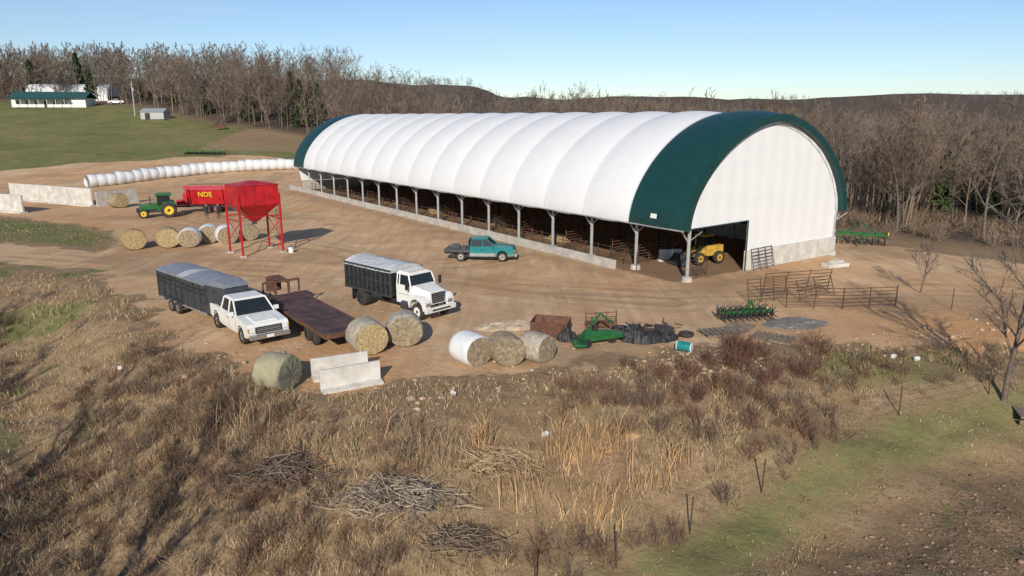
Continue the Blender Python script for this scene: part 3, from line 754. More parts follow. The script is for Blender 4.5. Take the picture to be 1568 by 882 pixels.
wirefence('yard_wire_fence',[(24,43),(27,42.2),(30.5,42),(34.5,42.6),(39,44)])
# ------------------------------------------------------------------ junk / implements
def place(b,name,x,y,rz,bev=.01): return b.obj(name,(x,y,Z(x,y)),rz,bev)
b=MB();b.mat('rust')
b.extr([(-.55,0),(.5,0),(.75,.9),(.68,.92),(.45,.08),(-.5,.08),(-.6,.85),(-.68,.85)],-1.0,1.0)
b.add([(-.55,-1,0),(.5,-1,0),(.7,-1,.9),(-.62,-1,.85)],[(0,1,2,3)]);b.add([(-.55,1,0),(.5,1,0),(.7,1,.9),(-.62,1,.85)],[(0,1,2,3)])
place(b,'rusty_loader_bucket',2.1,37.0,R(75))
def mower():
    b=MB();b.mat('green')
    b.box((0,0,.4),(2.3,.8,.22));b.hexa([(-1.0,-.35,.5),(.8,-.35,.5),(.8,.35,.5),(-1.0,.35,.5)],[(-.8,-.25,.78),(.5,-.15,.68),(.5,.15,.68),(-.8,.25,.78)])
    b.tube((-.8,.1,.6),(.4,.7,1.4),.06);b.tube((.4,.7,1.4),(1.2,.6,.7),.05);b.tube((-.8,-.3,.7),(-.2,.5,1.3),.05)
    b.box((1.35,.2,.3),(.9,.25,.16),rz=.5);b.box((-1.4,-.2,.22),(.6,1.0,.1),rz=-.3)
    b.mat('black');b.tube((-.3,0,.75),(-.3,0,1.0),.13,n=10);b.tube((.6,-.3,.25),(.6,.3,.25),.25,n=12);b.tube((-1.0,-.5,.22),(-1.0,-.35,.22),.22,n=12);b.box((.1,.45,.35),(1.6,.15,.3))
    place(b,'green_mower_implement',4.6,35.5,R(24))
    b=MB();b.mat('rust')
    for i in range(4): b.tube((-.9+i*.6,0,0),(-.9+i*.6,.1,1.0),.03)
    for k in (.15,.4,.65,.9): b.tube((-.9,.1*k,k),(.9,.1*k,k),.03)
    b.box((0,.3,.2),(1.6,.6,.25))
    place(b,'rusty_hay_rack',5.0,38.2,R(12))
mower()
def tines():
    b=MB();b.mat('green');b.box((0,0,.55),(3.2,.12,.12));b.box((0,.7,.5),(3.0,.12,.12))
    for x in(-1.2,0,1.2): b.box((x,.35,.6),(.1,1.0,.1));b.tube((x*.3,-.1,.6),(0,-.3,1.35),.05)
    b.mat('black')
    rr=random.Random(2)
    for i in range(9):
        x=-1.5+i*.375
        for k in range(9):
            a=k*2*math.pi/9+rr.uniform(-.1,.1)
            for yy in(-.1,.65): b.tube((x,yy,.45),(x+.06,yy+.5*math.cos(a),.45+.5*math.sin(a)),.045,.02,n=4)
        b.tube((x-.05,-.1,.42),(x+.05,-.1,.42),.14,n=8)
    b.mat('yellow');b.box((1.4,.3,.65),(.12,.12,.12))
    place(b,'rotary_tine_harrow',13.6,39.6,R(12))
tines()
def crumple(name,x,y,sx,sy,h,m,seed,rz=0):
    n=18;b=MB();b.mat(m);vs=[];rr=random.Random(seed)
    for i in range(n+1):
        for j in range(n+1):
            u=i/n*2-1;v=j/n*2-1
            a=math.hypot(u,v);sc_=(max(abs(u),abs(v))/a) if a>0 else 1
            u*=sc_;v*=sc_
            e=max(0,1-(u*u+v*v)**1.5)
            q=float(fbm(np.array([i*.35+seed*3]),np.array([j*.35]),seed)[0])
            q2=float(fbm(np.array([i*1.1+seed]),np.array([j*1.1]),seed+3)[0])
            vs.append((u*sx*(1+.45*(q2-.5)),v*sy*(1+.45*(q-.5)),e*h*(.15+1.3*q)+.25*h*(q2-.5)*e-.03))
    b.add(vs,[(i*(n+1)+j,(i+1)*(n+1)+j,(i+1)*(n+1)+j+1,i*(n+1)+j+1) for i in range(n) for j in range(n)])
    return b.obj(name,(x,y,Z(x,y)),rz)
crumple('black_plastic_tarp',6.8,36.2,1.1,.9,.9,'btarp',4)
crumple('black_plastic_tarp',8.2,36.2,.8,.5,.5,'btarp',9,.5)
crumple('black_plastic_tarp',2.9,36.2,.6,.6,.65,'btarp',12,.5)
crumple('gravel_pile',-.3,38.4,1.9,.9,.3,'stone',5,.2)
crumple('gravel_pile',16.2,39.2,2.2,1.3,.22,'gravel',8,.2)
def scrap():
    b=MB();rr=random.Random(31)
    for i in range(16):
        b.mat(rr.choice(('black','dgrey','rust','rustp')))
        x=rr.uniform(-1.6,1.6);y=rr.uniform(-.5,.5);a=rr.uniform(0,3.1);l=rr.uniform(.4,1.2)
        b.tube((x,y,rr.uniform(.1,.7)),(x+l*math.cos(a),y+l*math.sin(a),rr.uniform(.1,.9)),rr.uniform(.03,.07),n=6)
    b.mat('dgrey');b.box((.9,.2,.45),(.9,.6,.35),rz=.4,ry=.2);b.box((-.8,-.1,.4),(.7,.5,.5),rz=1.0,rx=.2)
    place(b,'scrap_metal_pile',7.3,36.4,.1)
scrap()
def tire(x,y,r=.42,rz=0,flat=True):
    b=MB();b.mat('tire');n=18;m_=8;vs=[]
    for i in range(n):
        a=2*math.pi*i/n
        for j in range(m_):
            c=2*math.pi*j/m_;rr_=r-.13+.13*math.cos(c);vs.append((rr_*math.cos(a),rr_*math.sin(a),.12+.12*math.sin(c)))
    b.add(vs,[(i*m_+j,((i+1)%n)*m_+j,((i+1)%n)*m_+(j+1)%m_,i*m_+(j+1)%m_) for i in range(n) for j in range(m_)])
    o=b.obj('old_tire',(x,y,Z(x,y)),rz,smooth=True)
tire(9.4,36.7);tire(6.0,37.8,.5)
M['dteal']=mat('drum_teal_plastic',(.01,.25,.24),.4)
b=MB();b.mat('dteal');b.tube((-.35,0,.25),(.35,0,.25),.25,n=18);b.mat('white');b.tube((-.38,0,.25),(-.34,0,.25),.255,n=18);b.tube((.34,0,.25),(.38,0,.25),.255,n=18)
place(b,'plastic_drum',8.7,34.2,R(-30))
def pallet(x,y,rz,m='conc',t=0):
    b=MB();b.mat(m)
    for i in range(7): b.box((-.9+i*.3,0,.18),(.2,1.3,.04),ry=t)
    for k in(-.55,0,.55): b.box((0,k,.09),(2.0,.1,.12),ry=t)
    place(b,'wooden_pallet',x,y,rz,0)
pallet(11.3,37.0,.2,'wood');pallet(13.9,36.2,-.6,'wood');pallet(12.5,37.8,.9,'wood')
b=MB();b.mat('wood');b.box((0,0,.25),(1.9,1.3,.08),ry=.1);b.box((0,.6,.12),(1.9,.1,.2));b.box((0,-.6,.12),(1.9,.1,.2));place(b,'wooden_platform',22.9,28.6,R(-20))
def disc(name,x,y,rz,L=8):
    b=MB();b.mat('green');b.box((0,0,.9),(L,.15,.15));b.box((0,1.2,.9),(L,.15,.15))
    for i in range(int(L)): b.box((-L/2+.5+i,.6,.9),(.12,1.3,.12));b.tube((-L/2+.5+i,0,.9),(-L/2+.5+i,-.3,.3),.05);b.tube((-L/2+.5+i,1.2,.9),(-L/2+.5+i,.9,.3),.05)
    b.tube((0,0,.9),(0,-2.2,.5),.08);b.tube((-L*.3,1.2,.9),(0,.6,1.9),.06);b.tube((L*.3,1.2,.9),(0,.6,1.9),.06)
    for i in range(int(L*2)):
        xx=-L/2+.25+i*.5
        b.mat('black');b.tube((xx,-.3,.3),(xx+.05,-.3,.3),.3,n=12);b.tube((xx,.9,.3),(xx+.05,.9,.3),.3,n=12)
    b.mat('yellow');b.box((-L/2,.6,1.0),(.1,.8,.3));b.box((L/2,.6,1.0),(.1,.8,.3))
    place(b,name,x,y,rz)
disc('disc_harrow',-69,162,R(-3),9)
disc('hay_rake',32.5,65.5,R(-25),4.5)
# ------------------------------------------------------------------ house & outbuildings
def house():
    x,y=-162,260;e=empty('ranch_house',(x,y,Z(x,y)-.3),R(8))
    b=MB();b.mat('white');b.box((0,0,1.6),(24,8,3.2));b.obj('walls',parent=e)
    b=MB();b.mat('roofg');b.extr([(-5.2,3.1),(0,5.4),(5.2,3.1),(5.0,3.0),(0,5.2),(-5.0,3.0)],-12.6,12.6)
    o=b.obj('roof',parent=e,rz=R(90))
    b=MB();b.mat('roofg');b.box((-2,-5.6,2.9),(18,3.2,.12),rx=R(8));b.mat('white')
    for i in range(7): b.tube((-10.5+i*2.8,-6.9,0),(-10.5+i*2.8,-6.9,2.75),.09)
    b.obj('porch',parent=e)
    b=MB();b.mat('glass')
    for xx in(-10,-7,-4,2,5): b.box((xx,-4.02,1.7),(1.2,.06,1.2))
    b.mat('dwood');b.box((-1,-4.02,1.1),(1.0,.07,2.1));b.obj('windows_and_door',parent=e)
    x,y=-169,284;e=empty('white_hoop_shed',(x,y,Z(x,y)+.4),R(4))
    b=MB();b.mat('fab');n=12;vs=[]
    for xx in(-15,15):
        for j in range(n+1):
            a=math.pi*j/n;vs.append((xx,-5*math.cos(a),1.0+4.6*math.sin(a)))
    b.add(vs,[(j,j+1,n+2+j,n+1+j) for j in range(n)]+[tuple(range(n+1)),tuple(range(2*n+1,n,-1))])
    b.mat('white');b.box((0,-5,.2),(30,.1,2.0));b.box((0,5,.2),(30,.1,2.0));b.obj('cover',parent=e)
    x,y=-111,228;e=empty('metal_shed',(x,y,Z(x,y)-.2),R(-5))
    b=MB();b.mat('galv');b.box((0,0,1.1),(7.5,4,2.2))
    b.hexa([(-4,-2.3,2.2),(4,-2.3,2.2),(4,2.3,2.2),(-4,2.3,2.2)],[(-3.9,-.05,3.3),(3.9,-.05,3.3),(3.9,.05,3.3),(-3.9,.05,3.3)])
    b.mat('dwood');b.box((-1.5,-2.03,.95),(1.6,.06,1.9));b.obj('shell',parent=e)
    x,y=-120,233;z=Z(x,y);b=MB();b.mat('galv');b.tube((x,y,z-.5),(x,y,z+10.5),.2,.13,8);b.mat('wood');b.box((x,y,z+9.6),(2.2,.14,.14));b.mat('galv');b.tube((x+.3,y,z+7.6),(x+.3,y,z+8.6),.25,n=8)
    b.mat('black')
    for k in(-1,0,1):
        for i in range(8):
            def w(t): return Vector((x+k*.9+ (-60)*t,y+40*t,z+9.9+3*t-1.5*4*t*(1-t)*.5))
            b.tube(w(i/8),w((i+1)/8),.025,n=3,cap=False)
    b.obj('utility_pole')
house()
pickup('white_suv',(-143,266,Z(-143,266)),R(185),'white')
b=MB();b.mat('rust');b.box((0,0,.8),(3,1.6,.8));b.box((.3,0,1.5),(1.4,1.4,.7));b.tube((-1.5,0,1),(-3,0,.4),.1);place(b,'old_farm_wagon',-82,205,.3)
wirefence('hill_wire_fence',[(-125+i*9,186+i*2.2) for i in range(8)],1.3,'wood',3)
# ------------------------------------------------------------------ people
def person(name,x,y,rz,shirt,pose=0):
    V=[(0,0,.95),(0,0,1.15),(0,0,1.38),(0,0,1.5),(.02,0,1.62),(.02,0,1.74),
       (0,.1,.9),(.03,.11,.5),(0,.12,.08),(.15,.13,.04),
       (0,-.1,.9),(-.02,-.12,.5),(-.04,-.13,.08),(.11,-.14,.04),
       (0,.19,1.4),(-.02,.27,1.12),(.12,.24,.88),
       (0,-.19,1.4),(-.02,-.27,1.12),(.1,-.25,.88)]
    E=[(0,1),(1,2),(2,3),(3,4),(4,5),(0,6),(6,7),(7,8),(8,9),(0,10),(10,11),(11,12),(12,13),(2,14),(14,15),(15,16),(2,17),(17,18),(18,19)]
    Rr=[.15,.15,.17,.06,.095,.08,.095,.065,.045,.04,.095,.065,.045,.04,.065,.048,.035,.065,.048,.035]
    me=bpy.data.meshes.new(name);me.from_pydata(V,E,[]);o=bpy.data.objects.new(name+'_tmp',me);sc.collection.objects.link(o)
    o.modifiers.new('s','SKIN');o.modifiers.new('u','SUBSURF').levels=2
    for i,r in enumerate(Rr): me.skin_vertices[0].data[i].radius=(r,r)
    me.skin_vertices[0].data[0].use_root=True
    dg=bpy.context.evaluated_depsgraph_get();m2=bpy.data.meshes.new_from_object(o.evaluated_get(dg))
    bpy.data.objects.remove(o)
    b=MB();b.mat('skin')
    for hx,hy in((.12,.24),(.1,-.25)):
        for k,(dy,l) in enumerate(((-.03,.07),(-.01,.085),(.01,.08),(.03,.065))): b.tube((hx,hy+dy,.87),(hx+.02,hy+dy,.87-l),.009,n=5);b.tube((hx+.02,hy+dy,.87-l),(hx+.035,hy+dy,.87-l-.02),.008,n=5)
        b.tube((hx+.02,hy,.88),(hx+.06,hy,.82),.011,n=5)
    b.tube((.1,0,1.67),(.13,0,1.65),.015,.01);b.mat('cap');b.tube((.02,0,1.71),(.02,0,1.8),.105,.08,n=10);b.box((.14,0,1.73),(.1,.14,.02))
    base=len(b.v);b.v+=[tuple(v.co) for v in m2.vertices]
    b.mat(shirt);si=b.cur;b.mat('jean');ji=b.cur;b.mat('skin');ki=b.cur;b.mat('black');bi=b.cur
    for p in m2.polygons:
        b.f.append([i+base for i in p.vertices]);c=p.center
        if c.z>1.5:k=ki
        elif c.z<.1:k=bi
        elif abs(c.y)>.19 and c.z<.93:k=ki
        elif c.z<.95:k=ji
        else:k=si
        b.m.append(k)
    b.obj(name,(x,y,Z(x,y)),rz,smooth=True)
person('standing_person',-35.4,82.2,R(-30),'jack');person('standing_person',-34.2,82.6,R(160),'jean')
# ------------------------------------------------------------------ vegetation
def gen_tree(seed,H,n1=9,n2=5,n3=6,tw=.03,sides=3,spread=.34,rad=.013,t0=.22,seg=3):
    rr=random.Random(seed);V=[];F=[]
    def tube(p,q,a,c,n=sides):
        d=(q-p);
        if d.length<1e-5:return
        d.normalize();u=d.orthogonal().normalized();w=d.cross(u);o=len(V)
        for cc,r_ in((p,a),(q,c)):
            for i in range(n):
                g=6.2832*i/n;V.append(cc+u*math.cos(g)*r_+w*math.sin(g)*r_)
        for i in range(n):
            j=(i+1)%n;F.append((o+i,o+j,o+n+j));F.append((o+i,o+n+j,o+n+i))
    def rv(s): return Vector((rr.uniform(-s,s),rr.uniform(-s,s),rr.uniform(-s,s)))
    pts=[Vector((0,0,-.3))];d=Vector((rr.uniform(-.06,.06),rr.uniform(-.06,.06),1))
    K=6
    for i in range(K):
        d=(d+rv(.1)).normalized();pts.append(pts[-1]+d*H*.9/K)
    r0=H*rad
    rt=lambda t:r0*(1-.88*t)
    for i in range(K): tube(pts[i],pts[i+1],rt(i/K),rt((i+1)/K),max(sides,4))
    for i in range(n1):
        t=t0+(1-t0)*(i+rr.random())/n1;k=min(K-1,int(t*K));p=pts[k].lerp(pts[k+1],t*K-k)
        az=i*2.4+rr.uniform(-.5,.5);el=R(rr.uniform(28,55)+20*t)
        d=Vector((math.cos(az)*math.cos(el),math.sin(az)*math.cos(el),math.sin(el)))
        L=H*spread*(1.15-.62*t)*rr.uniform(.75,1.15);rb=rt(t)*.55;lp=[p]
        for s in range(seg):
            d=(d+rv(.16)+Vector((0,0,.08))).normalized();q=lp[-1]+d*L/seg;tube(lp[-1],q,rb*(1-.8*s/seg),rb*(1-.8*(s+1)/seg));lp.append(q)
        for j in range(n2):
            s=rr.uniform(.25,1)*seg;kk=min(seg-1,int(s));q=lp[kk].lerp(lp[kk+1],s-kk)
            dd=(d+rv(.75)+Vector((0,0,.15))).normalized();l2=L*rr.uniform(.28,.5);e=q+dd*l2
            tube(q,e,max(rb*.3,tw*.4),tw*.3)
            for m_ in range(n3):
                g=q.lerp(e,rr.uniform(.15,1));td=(dd+rv(.8)).normalized();l3=l2*rr.uniform(.35,.7);sd=td.cross(rv(1)).normalized()*tw*.5
                o=len(V);V.extend([g-sd,g+sd,g+td*l3]);F.append((o,o+1,o+2))
    return np.array([tuple(v) for v in V]),np.array(F)
def gen_cedar(seed,H,n=900,w=.22):
    rr=np.random.default_rng(seed);V=[];F=[]
    t=rr.random(n)**.8;a=rr.random(n)*6.283;R_=H*w*(1-t)**.8*(.55+.5*np.sin(a*3+t*9)**2)*(.6+.4*rr.random(n))
    P=np.stack([R_*np.cos(a),R_*np.sin(a),H*(.06+.94*t)],-1)
    s=H*.05*(.5+rr.random((n,1)))
    d1=rr.normal(size=(n,3));d1/=np.linalg.norm(d1,axis=1)[:,None];d2=rr.normal(size=(n,3));d2/=np.linalg.norm(d2,axis=1)[:,None]
    V=np.stack([P+d1*s,P-d1*s*.6+d2*s*.5,P-d1*s*.3-d2*s*.7+np.array([0,0,-.3])*s],1).reshape(-1,3)
    F=np.arange(3*n).reshape(-1,3);return V,F
def merge(protos,pl,cols):
    VV=[];FF=[];CC=[];o=0
    for (k,x,y,z,r,s),c in zip(pl,cols):
        V,F=protos[k];cr,sr=math.cos(r),math.sin(r)
        W=np.empty_like(V);W[:,0]=(V[:,0]*cr-V[:,1]*sr)*s+x;W[:,1]=(V[:,0]*sr+V[:,1]*cr)*s+y;W[:,2]=V[:,2]*s+z
        VV.append(W);FF.append(F+o);CC.append(np.tile(np.array(c),(len(V),1)));o+=len(V)
    return np.concatenate(VV),np.concatenate(FF),np.concatenate(CC)
MF=attrmat('tree_twigs')
near=[gen_tree(100+i,12,11,7,7,.05,spread=.40) for i in range(6)]
mid=[gen_tree(200+i,14,11,6,5,.085,3,seg=2,spread=.40) for i in range(6)]
far=[gen_tree(300+i,15,8,4,4,.2,3,seg=1,spread=.38) for i in range(4)]
ced=[gen_cedar(i,9) for i in range(3)]
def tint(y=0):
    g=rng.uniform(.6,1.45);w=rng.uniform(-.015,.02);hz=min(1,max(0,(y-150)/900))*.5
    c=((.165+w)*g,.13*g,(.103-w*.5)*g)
    return tuple(a*(1-hz)+b*hz for a,b in zip(c,(.17,.165,.175)))  # distance haze painted into the colour: farther trees blend toward grey
def forest(name,pts,hs):
    pl=[];cols=[]
    for (x,y),s in zip(pts,hs):
        r=math.hypot(x,y)
        if r<140:k=rng.integers(0,6)
        elif r<330:k=6+rng.integers(0,6)
        else:k=12+rng.integers(0,4)
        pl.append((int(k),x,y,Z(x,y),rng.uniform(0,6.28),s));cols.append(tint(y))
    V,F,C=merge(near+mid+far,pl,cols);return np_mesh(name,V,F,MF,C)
pts=[];hs=[]
for i in range(1000):
    x=rng.uniform(-330,-15);y=treefront(x)+rng.uniform(0,1)**1.3*110
    if abs(x/y)>.85: continue
    pts.append((x,y));hs.append(rng.uniform(.7,1.2)*(1.04 if x<-60 else .88))
forest('left_tree_line',pts,hs)
pts=[];hs=[]
for i in range(170):
    x=rng.uniform(-15,100);y=rng.uniform(185,275)
    pts.append((x,y));hs.append(rng.uniform(.65,1.0)*(1.3 if rng.random()<.18 else 1))
forest('tree_line_behind_barn',pts,hs)
pts=[];hs=[]
for i in range(6000):
    y=rng.uniform(62,460);x=rng.uniform(.05,.85)*y
    q=(x-12.6)*.819+(y-49.8)*.5736-18.5
    lim=14 if y<140 else 12
    if q<lim or y+.3*(x-35)<80+4*math.sin(x*.4): continue
    if y>150 and rng.random()<.45: continue
    if x<.35*y and y<150: continue
    pts.append((x,y));hs.append(rng.uniform(.7,1.12) if y<150 else rng.uniform(.65,1.08))
    if len(pts)>1150:break
forest('right_forest',pts,hs)
pts=[];hs=[]
for i in range(1100):
    y=rng.uniform(430,1300);x=rng.uniform(-.25,.85)*y
    pts.append((x,y));hs.append(rng.uniform(.7,1.0))
forest('far_forest',pts,hs)
pl=[];cols=[]
for x,y,s in [(-185,285,1.7),(-170,290,1.9),(-176,300,1.8),(-160,280,1.5),(-62,215,1.5),(-66,220,1.7),(-59,223,1.4),(-190,292,1.6),(-120,262,1.2),(37,235,1.4),(58,96,1.05),(64,98,1.15),(68,92,.95),(61,90,.8),(62,84,.55),(52,118,.8),(72,110,1.0),(46,88,.5),(75,95,1.0),(120,200,1),(-100,240,1.1),(90,140,1.2),(66,88,.9),(59,80,.5)]:
    pl.append((int(rng.integers(0,3)),x,y,Z(x,y)-.3,rng.uniform(0,6),s));g=rng.uniform(.8,1.2);cols.append((.05*g,.065*g,.028*g))
for i in range(60):
    y=rng.uniform(120,400);x=rng.uniform(.4,.8)*y;pl.append((int(rng.integers(0,3)),x,y,Z(x,y)-.3,rng.uniform(0,6),rng.uniform(.6,1.1)));g=rng.uniform(.8,1.2);cols.append((.055*g,.065*g,.033*g))
for i in range(14):
    x=rng.uniform(-150,-30);y=treefront(x)+rng.uniform(4,45);pl.append((int(rng.integers(0,3)),x,y,Z(x,y)-.3,rng.uniform(0,6),rng.uniform(.7,1.3)));cols.append((.05,.065,.03))
V,F,C=merge(ced,pl,cols);np_mesh('cedar_trees',V,F,attrmat('cedar_foliage'),C)
def tree(name,x,y,H,seed,n1=14,n2=9,n3=9,tw=.022,rot=0,tilt=(0,0),**k):
    V,F=gen_tree(seed,H,n1,n2,n3,tw,5,**k);o=np_mesh(name,V,F,M['bark']);o.location=(x,y,Z(x,y));o.rotation_euler=(tilt[0],tilt[1],rot);return o
tree('bare_tree',22.0,29.8,10,11,tw=.022,tilt=(0,R(-4)),rad=.014,t0=.2,n1=20,n2=12)
tree('bare_tree',27.5,46.5,4.5,12,tw=.02)
for x,y,H,s in((-14.5,4.0,15,21),(-20.5,8,16,22),(-29,14,14,24),(-36,24,14,25)):
    tree('bare_tree',x,y,H,s,tw=.05,rad=.024,n1=14,n2=7,n3=7)
for x,y,H,s in((41,75,12,31),(47,70,13,32),(55,68,13,33),(38,83,12,34),(36,90,13,35),(62,75,14,36),(-52.5,196,14,37),(-75,200,12,38),(-88,208,13,39)):
    tree('bare_tree',x,y,H,s,tw=.045,n1=13,rad=.014)
def gen_shrub(seed,H,n=24,tw=.02,m=7):
    rr=random.Random(seed);V=[];F=[]
    def tri(p,q,w):
        d=(q-p);s=d.cross(Vector((rr.uniform(-1,1),rr.uniform(-1,1),rr.uniform(-1,1))))
        if s.length<1e-6:return
        s=s.normalized()*w*.5;o=len(V);V.extend([p-s,p+s,q+s*.3,q-s*.3]);F.append((o,o+1,o+2));F.append((o,o+2,o+3))
    for i in range(n):
        a=rr.uniform(0,6.28);e=R(rr.uniform(35,85));d=Vector((math.cos(a)*math.cos(e),math.sin(a)*math.cos(e),math.sin(e)))
        p=Vector((rr.uniform(-.2,.2)*H,rr.uniform(-.2,.2)*H,-.05));L=H*rr.uniform(.6,1.05);md=p+d*L*.5+Vector((rr.uniform(-.06,.06),rr.uniform(-.06,.06),0))*H;q=md+(d+Vector((rr.uniform(-.3,.3),rr.uniform(-.3,.3),.1))).normalized()*L*.5
        tri(p,md,tw*1.3);tri(md,q,tw)
        for j in range(m):
            t=rr.uniform(.3,1);g=p.lerp(md,t*2) if t<.5 else md.lerp(q,t*2-1);dd=(d+Vector((rr.uniform(-.9,.9),rr.uniform(-.9,.9),rr.uniform(-.3,.6)))).normalized()
            tri(g,g+dd*L*rr.uniform(.12,.28),tw*.75)
    return np.array([tuple(v) for v in V]),np.array(F)
sh=[gen_shrub(i,1.0) for i in range(6)]
pl=[];cols=[]
spots=[(11.2,33.3,1.5),(10.4,32.4,1.4),(12.3,33.0,1.6),(11.8,34.3,1.3),(13.5,31.5,1.3),(8.6,31,1.3),(7.4,30.2,1.2),(9.6,29.5,1.2),(6.2,31.5,1.1),(14.8,34.4,1.3),(10.8,30.5,1.3),(12.4,31.2,1.3),(9.8,31.4,1.3),(7.8,28.6,1.1)]
for x,y,s in spots*4:
    pl.append((int(rng.integers(0,6)),x+rng.normal()*.7,y+rng.normal()*.6,Z(x,y),rng.uniform(0,6),s*rng.uniform(.6,.9)));g=rng.uniform(.7,1.2);cols.append((.15*g,.078*g,.058*g))
for x,y,s in [(8.0,25.5,1.0),(5.8,27.5,1.1),(-6.5,21.5,1.2),(-8.0,20.8,1.2),(-9.5,23.2,1.1)]*2:
    pl.append((int(rng.integers(0,6)),x+rng.normal()*.5,y+rng.normal()*.5,Z(x,y),rng.uniform(0,6),s));g=rng.uniform(.7,1.2);cols.append((.15*g,.1*g,.075*g))
cnt=0
while cnt<1000:
    y=rng.uniform(14,58);x=rng.uniform(-.8,.8)*(y+4)
    if Ye(x)-y<0.5 or FD(x,y)>.2 and x>-6: continue
    n_=float(fbm(np.array([x*.25]),np.array([y*.25]),88)[0])
    if rng.random()>max(0,(n_-.42)*6): continue
    if dirtmask(np.array([x]),np.array([y]))[0]>.3: continue
    s=rng.uniform(.35,.95);pl.append((int(rng.integers(0,6)),x,y,Z(x,y),rng.uniform(0,6),s));g=rng.uniform(.65,1.2)
    c=[(.22,.145,.095),(.19,.105,.072),(.31,.235,.15),(.16,.115,.09)][rng.integers(0,4)];cols.append(tuple(v*g for v in c));cnt+=1
for i in range(700):
    x=rng.uniform(30,90);y=rng.uniform(52,95)
    q=(x-12.6)*.819+(y-49.8)*.5736-18.5
    if y+.3*(x-35)<68 or q<7:
        if not(x>40 and y>52 and q>16): continue
    s=rng.uniform(.8,2.2);pl.append((int(rng.integers(0,6)),x,y,Z(x,y),rng.uniform(0,6),s));g=rng.uniform(.7,1.3);cols.append((.22*g,.16*g,.11*g))
V,F,C=merge(sh,pl,cols);np_mesh('dry_brush',V,F,attrmat('dry_brush_stems'),C)
def blades(name,P,h,w,lean,C,mt):
    n=len(P);a=rng.uniform(0,6.283,n);side=np.stack([np.cos(a),np.sin(a),np.zeros(n)],-1)*w[:,None]*.5
    b=rng.uniform(0,6.283,n);l=lean*rng.uniform(.2,1.2,n)
    tip=P+np.stack([np.cos(b)*l*h,np.sin(b)*l*h,h],-1)
    mid=P+np.stack([np.cos(b)*l*h*.3,np.sin(b)*l*h*.3,h*.6],-1)
    V=np.stack([P-side,P+side,mid+side*.7,mid-side*.7,tip],1).reshape(-1,3)
    i=np.arange(n)[:,None]*5
    F=np.concatenate([i+np.array([[0,1,2]]),i+np.array([[0,2,3]]),i+np.array([[3,2,4]])],0)
    return np_mesh(name,V,F,mt,np.repeat(C,5,axis=0))
GM=attrmat('grass_blades')
def scatter(n,ymin,ymax,p):
    y=ymin+(ymax-ymin)*rng.random(n)**p;x=rng.uniform(-1,1,n)*(.74*(y+3)+2);return x,y
nt_=44000
x,y=scatter(nt_,13.5,60,1.35)
keep=(Ye(x)-y>-1.5)&(dirtmask(x,y)<.35+.25*rng.random(nt_))
x=x[keep];y=y[keep];fd=FD(x,y);fld=(fd>2.8)&(x>-6)
den=fbm(x*.5,y*.5,61);k2=(rng.random(len(x))<np.where(fld,.3,.2+1.8*np.clip(den-.35,0,1)));x=x[k2];y=y[k2];fld=fld[k2];fd=fd[k2];den=den[k2]
nb=8;X=np.repeat(x,nb)+rng.normal(size=len(x)*nb)*.13;Y=np.repeat(y,nb)+rng.normal(size=len(x)*nb)*.13
f_=np.repeat(fld,nb);dn=np.repeat(den,nb)
Pz=height(X,Y)-.03;n=len(X)
hh=np.where(f_,rng.uniform(.03,.1,n),rng.uniform(.1,.34,n)*(.4+1.3*dn))
hh*=np.where(np.repeat((abs(fd-.8)<2.0)&(x>-6),nb),.4,1)
base=np.array([[.48,.35,.205],[.4,.275,.155],[.3,.2,.118],[.54,.43,.285],[.24,.168,.11]])
C=base[rng.integers(0,5,n)]*rng.uniform(.65,1.2,(n,1))
gn=fbm(X*.25,Y*.25,77);isg=((rng.random(n)<.5)&(((X<-17)&(gn>.5))|(((X>13)&(Y>30.5)))))|((rng.random(n)<.35)&((np.abs(np.repeat(fd,nb)-.9)<2.0)&(X>-6)))|((rng.random(n)<.22)&f_)|((rng.random(n)<.05))
C[isg]=np.array([.135,.16,.055])*rng.uniform(.6,1.3,(isg.sum(),1))
C[f_&~isg]*=.65
blades('dead_grass',np.stack([X,Y,Pz],-1),hh,rng.uniform(.012,.034,n),.9,C,GM)
n=26000;X=rng.uniform(-75,-35,n);Y=rng.uniform(60,90,n);gg=fbm(X*.4,Y*.4,19);k_=(isl_sd(X,Y)<rng.normal(size=n)*.7-.3)&(gg>.4+.15*rng.random(n));X=X[k_];Y=Y[k_];n=len(X)
C=np.where(rng.random((n,1))<.45,np.array([[.12,.15,.05]]),np.array([[.33,.25,.145]]))*rng.uniform(.6,1.2,(n,1))
blades('lane_side_grass',np.stack([X,Y,height(X,Y)-.03],-1),rng.uniform(.05,.2,n),rng.uniform(.03,.08,n),.9,C,GM)
rx=[];ry=[]
for cx,cy,sx,sy,m_ in ((2.2,24.9,1.0,.9,260),(3.6,25.4,.8,.6,180),(-1.1,24.8,.35,.4,170),(3.0,22.2,1.2,.9,200),(6.2,24.6,.5,.4,80),(0.6,22.6,.8,.7,80),(5.0,23.6,.8,.6,80),(-8.6,24.5,1.3,.8,170),(-10.5,26,1.0,.7,120),(-3,24,1.6,1.0,120)):
    rx+=list(cx+rng.normal(size=m_)*sx*.6);ry+=list(cy+rng.normal(size=m_)*sy*.6)
X=np.array(rx);Y=np.array(ry);n=len(X)
C=np.array([[.54,.35,.185]])*rng.uniform(.45,1.2,(n,1))
C[-410:]*=np.array([.75,.8,.95])
blades('tall_dry_reeds',np.stack([X,Y,height(X,Y)-.05],-1),rng.uniform(.4,1.5,n),rng.uniform(.016,.036,n),.6,C,attrmat('reed_stems'))
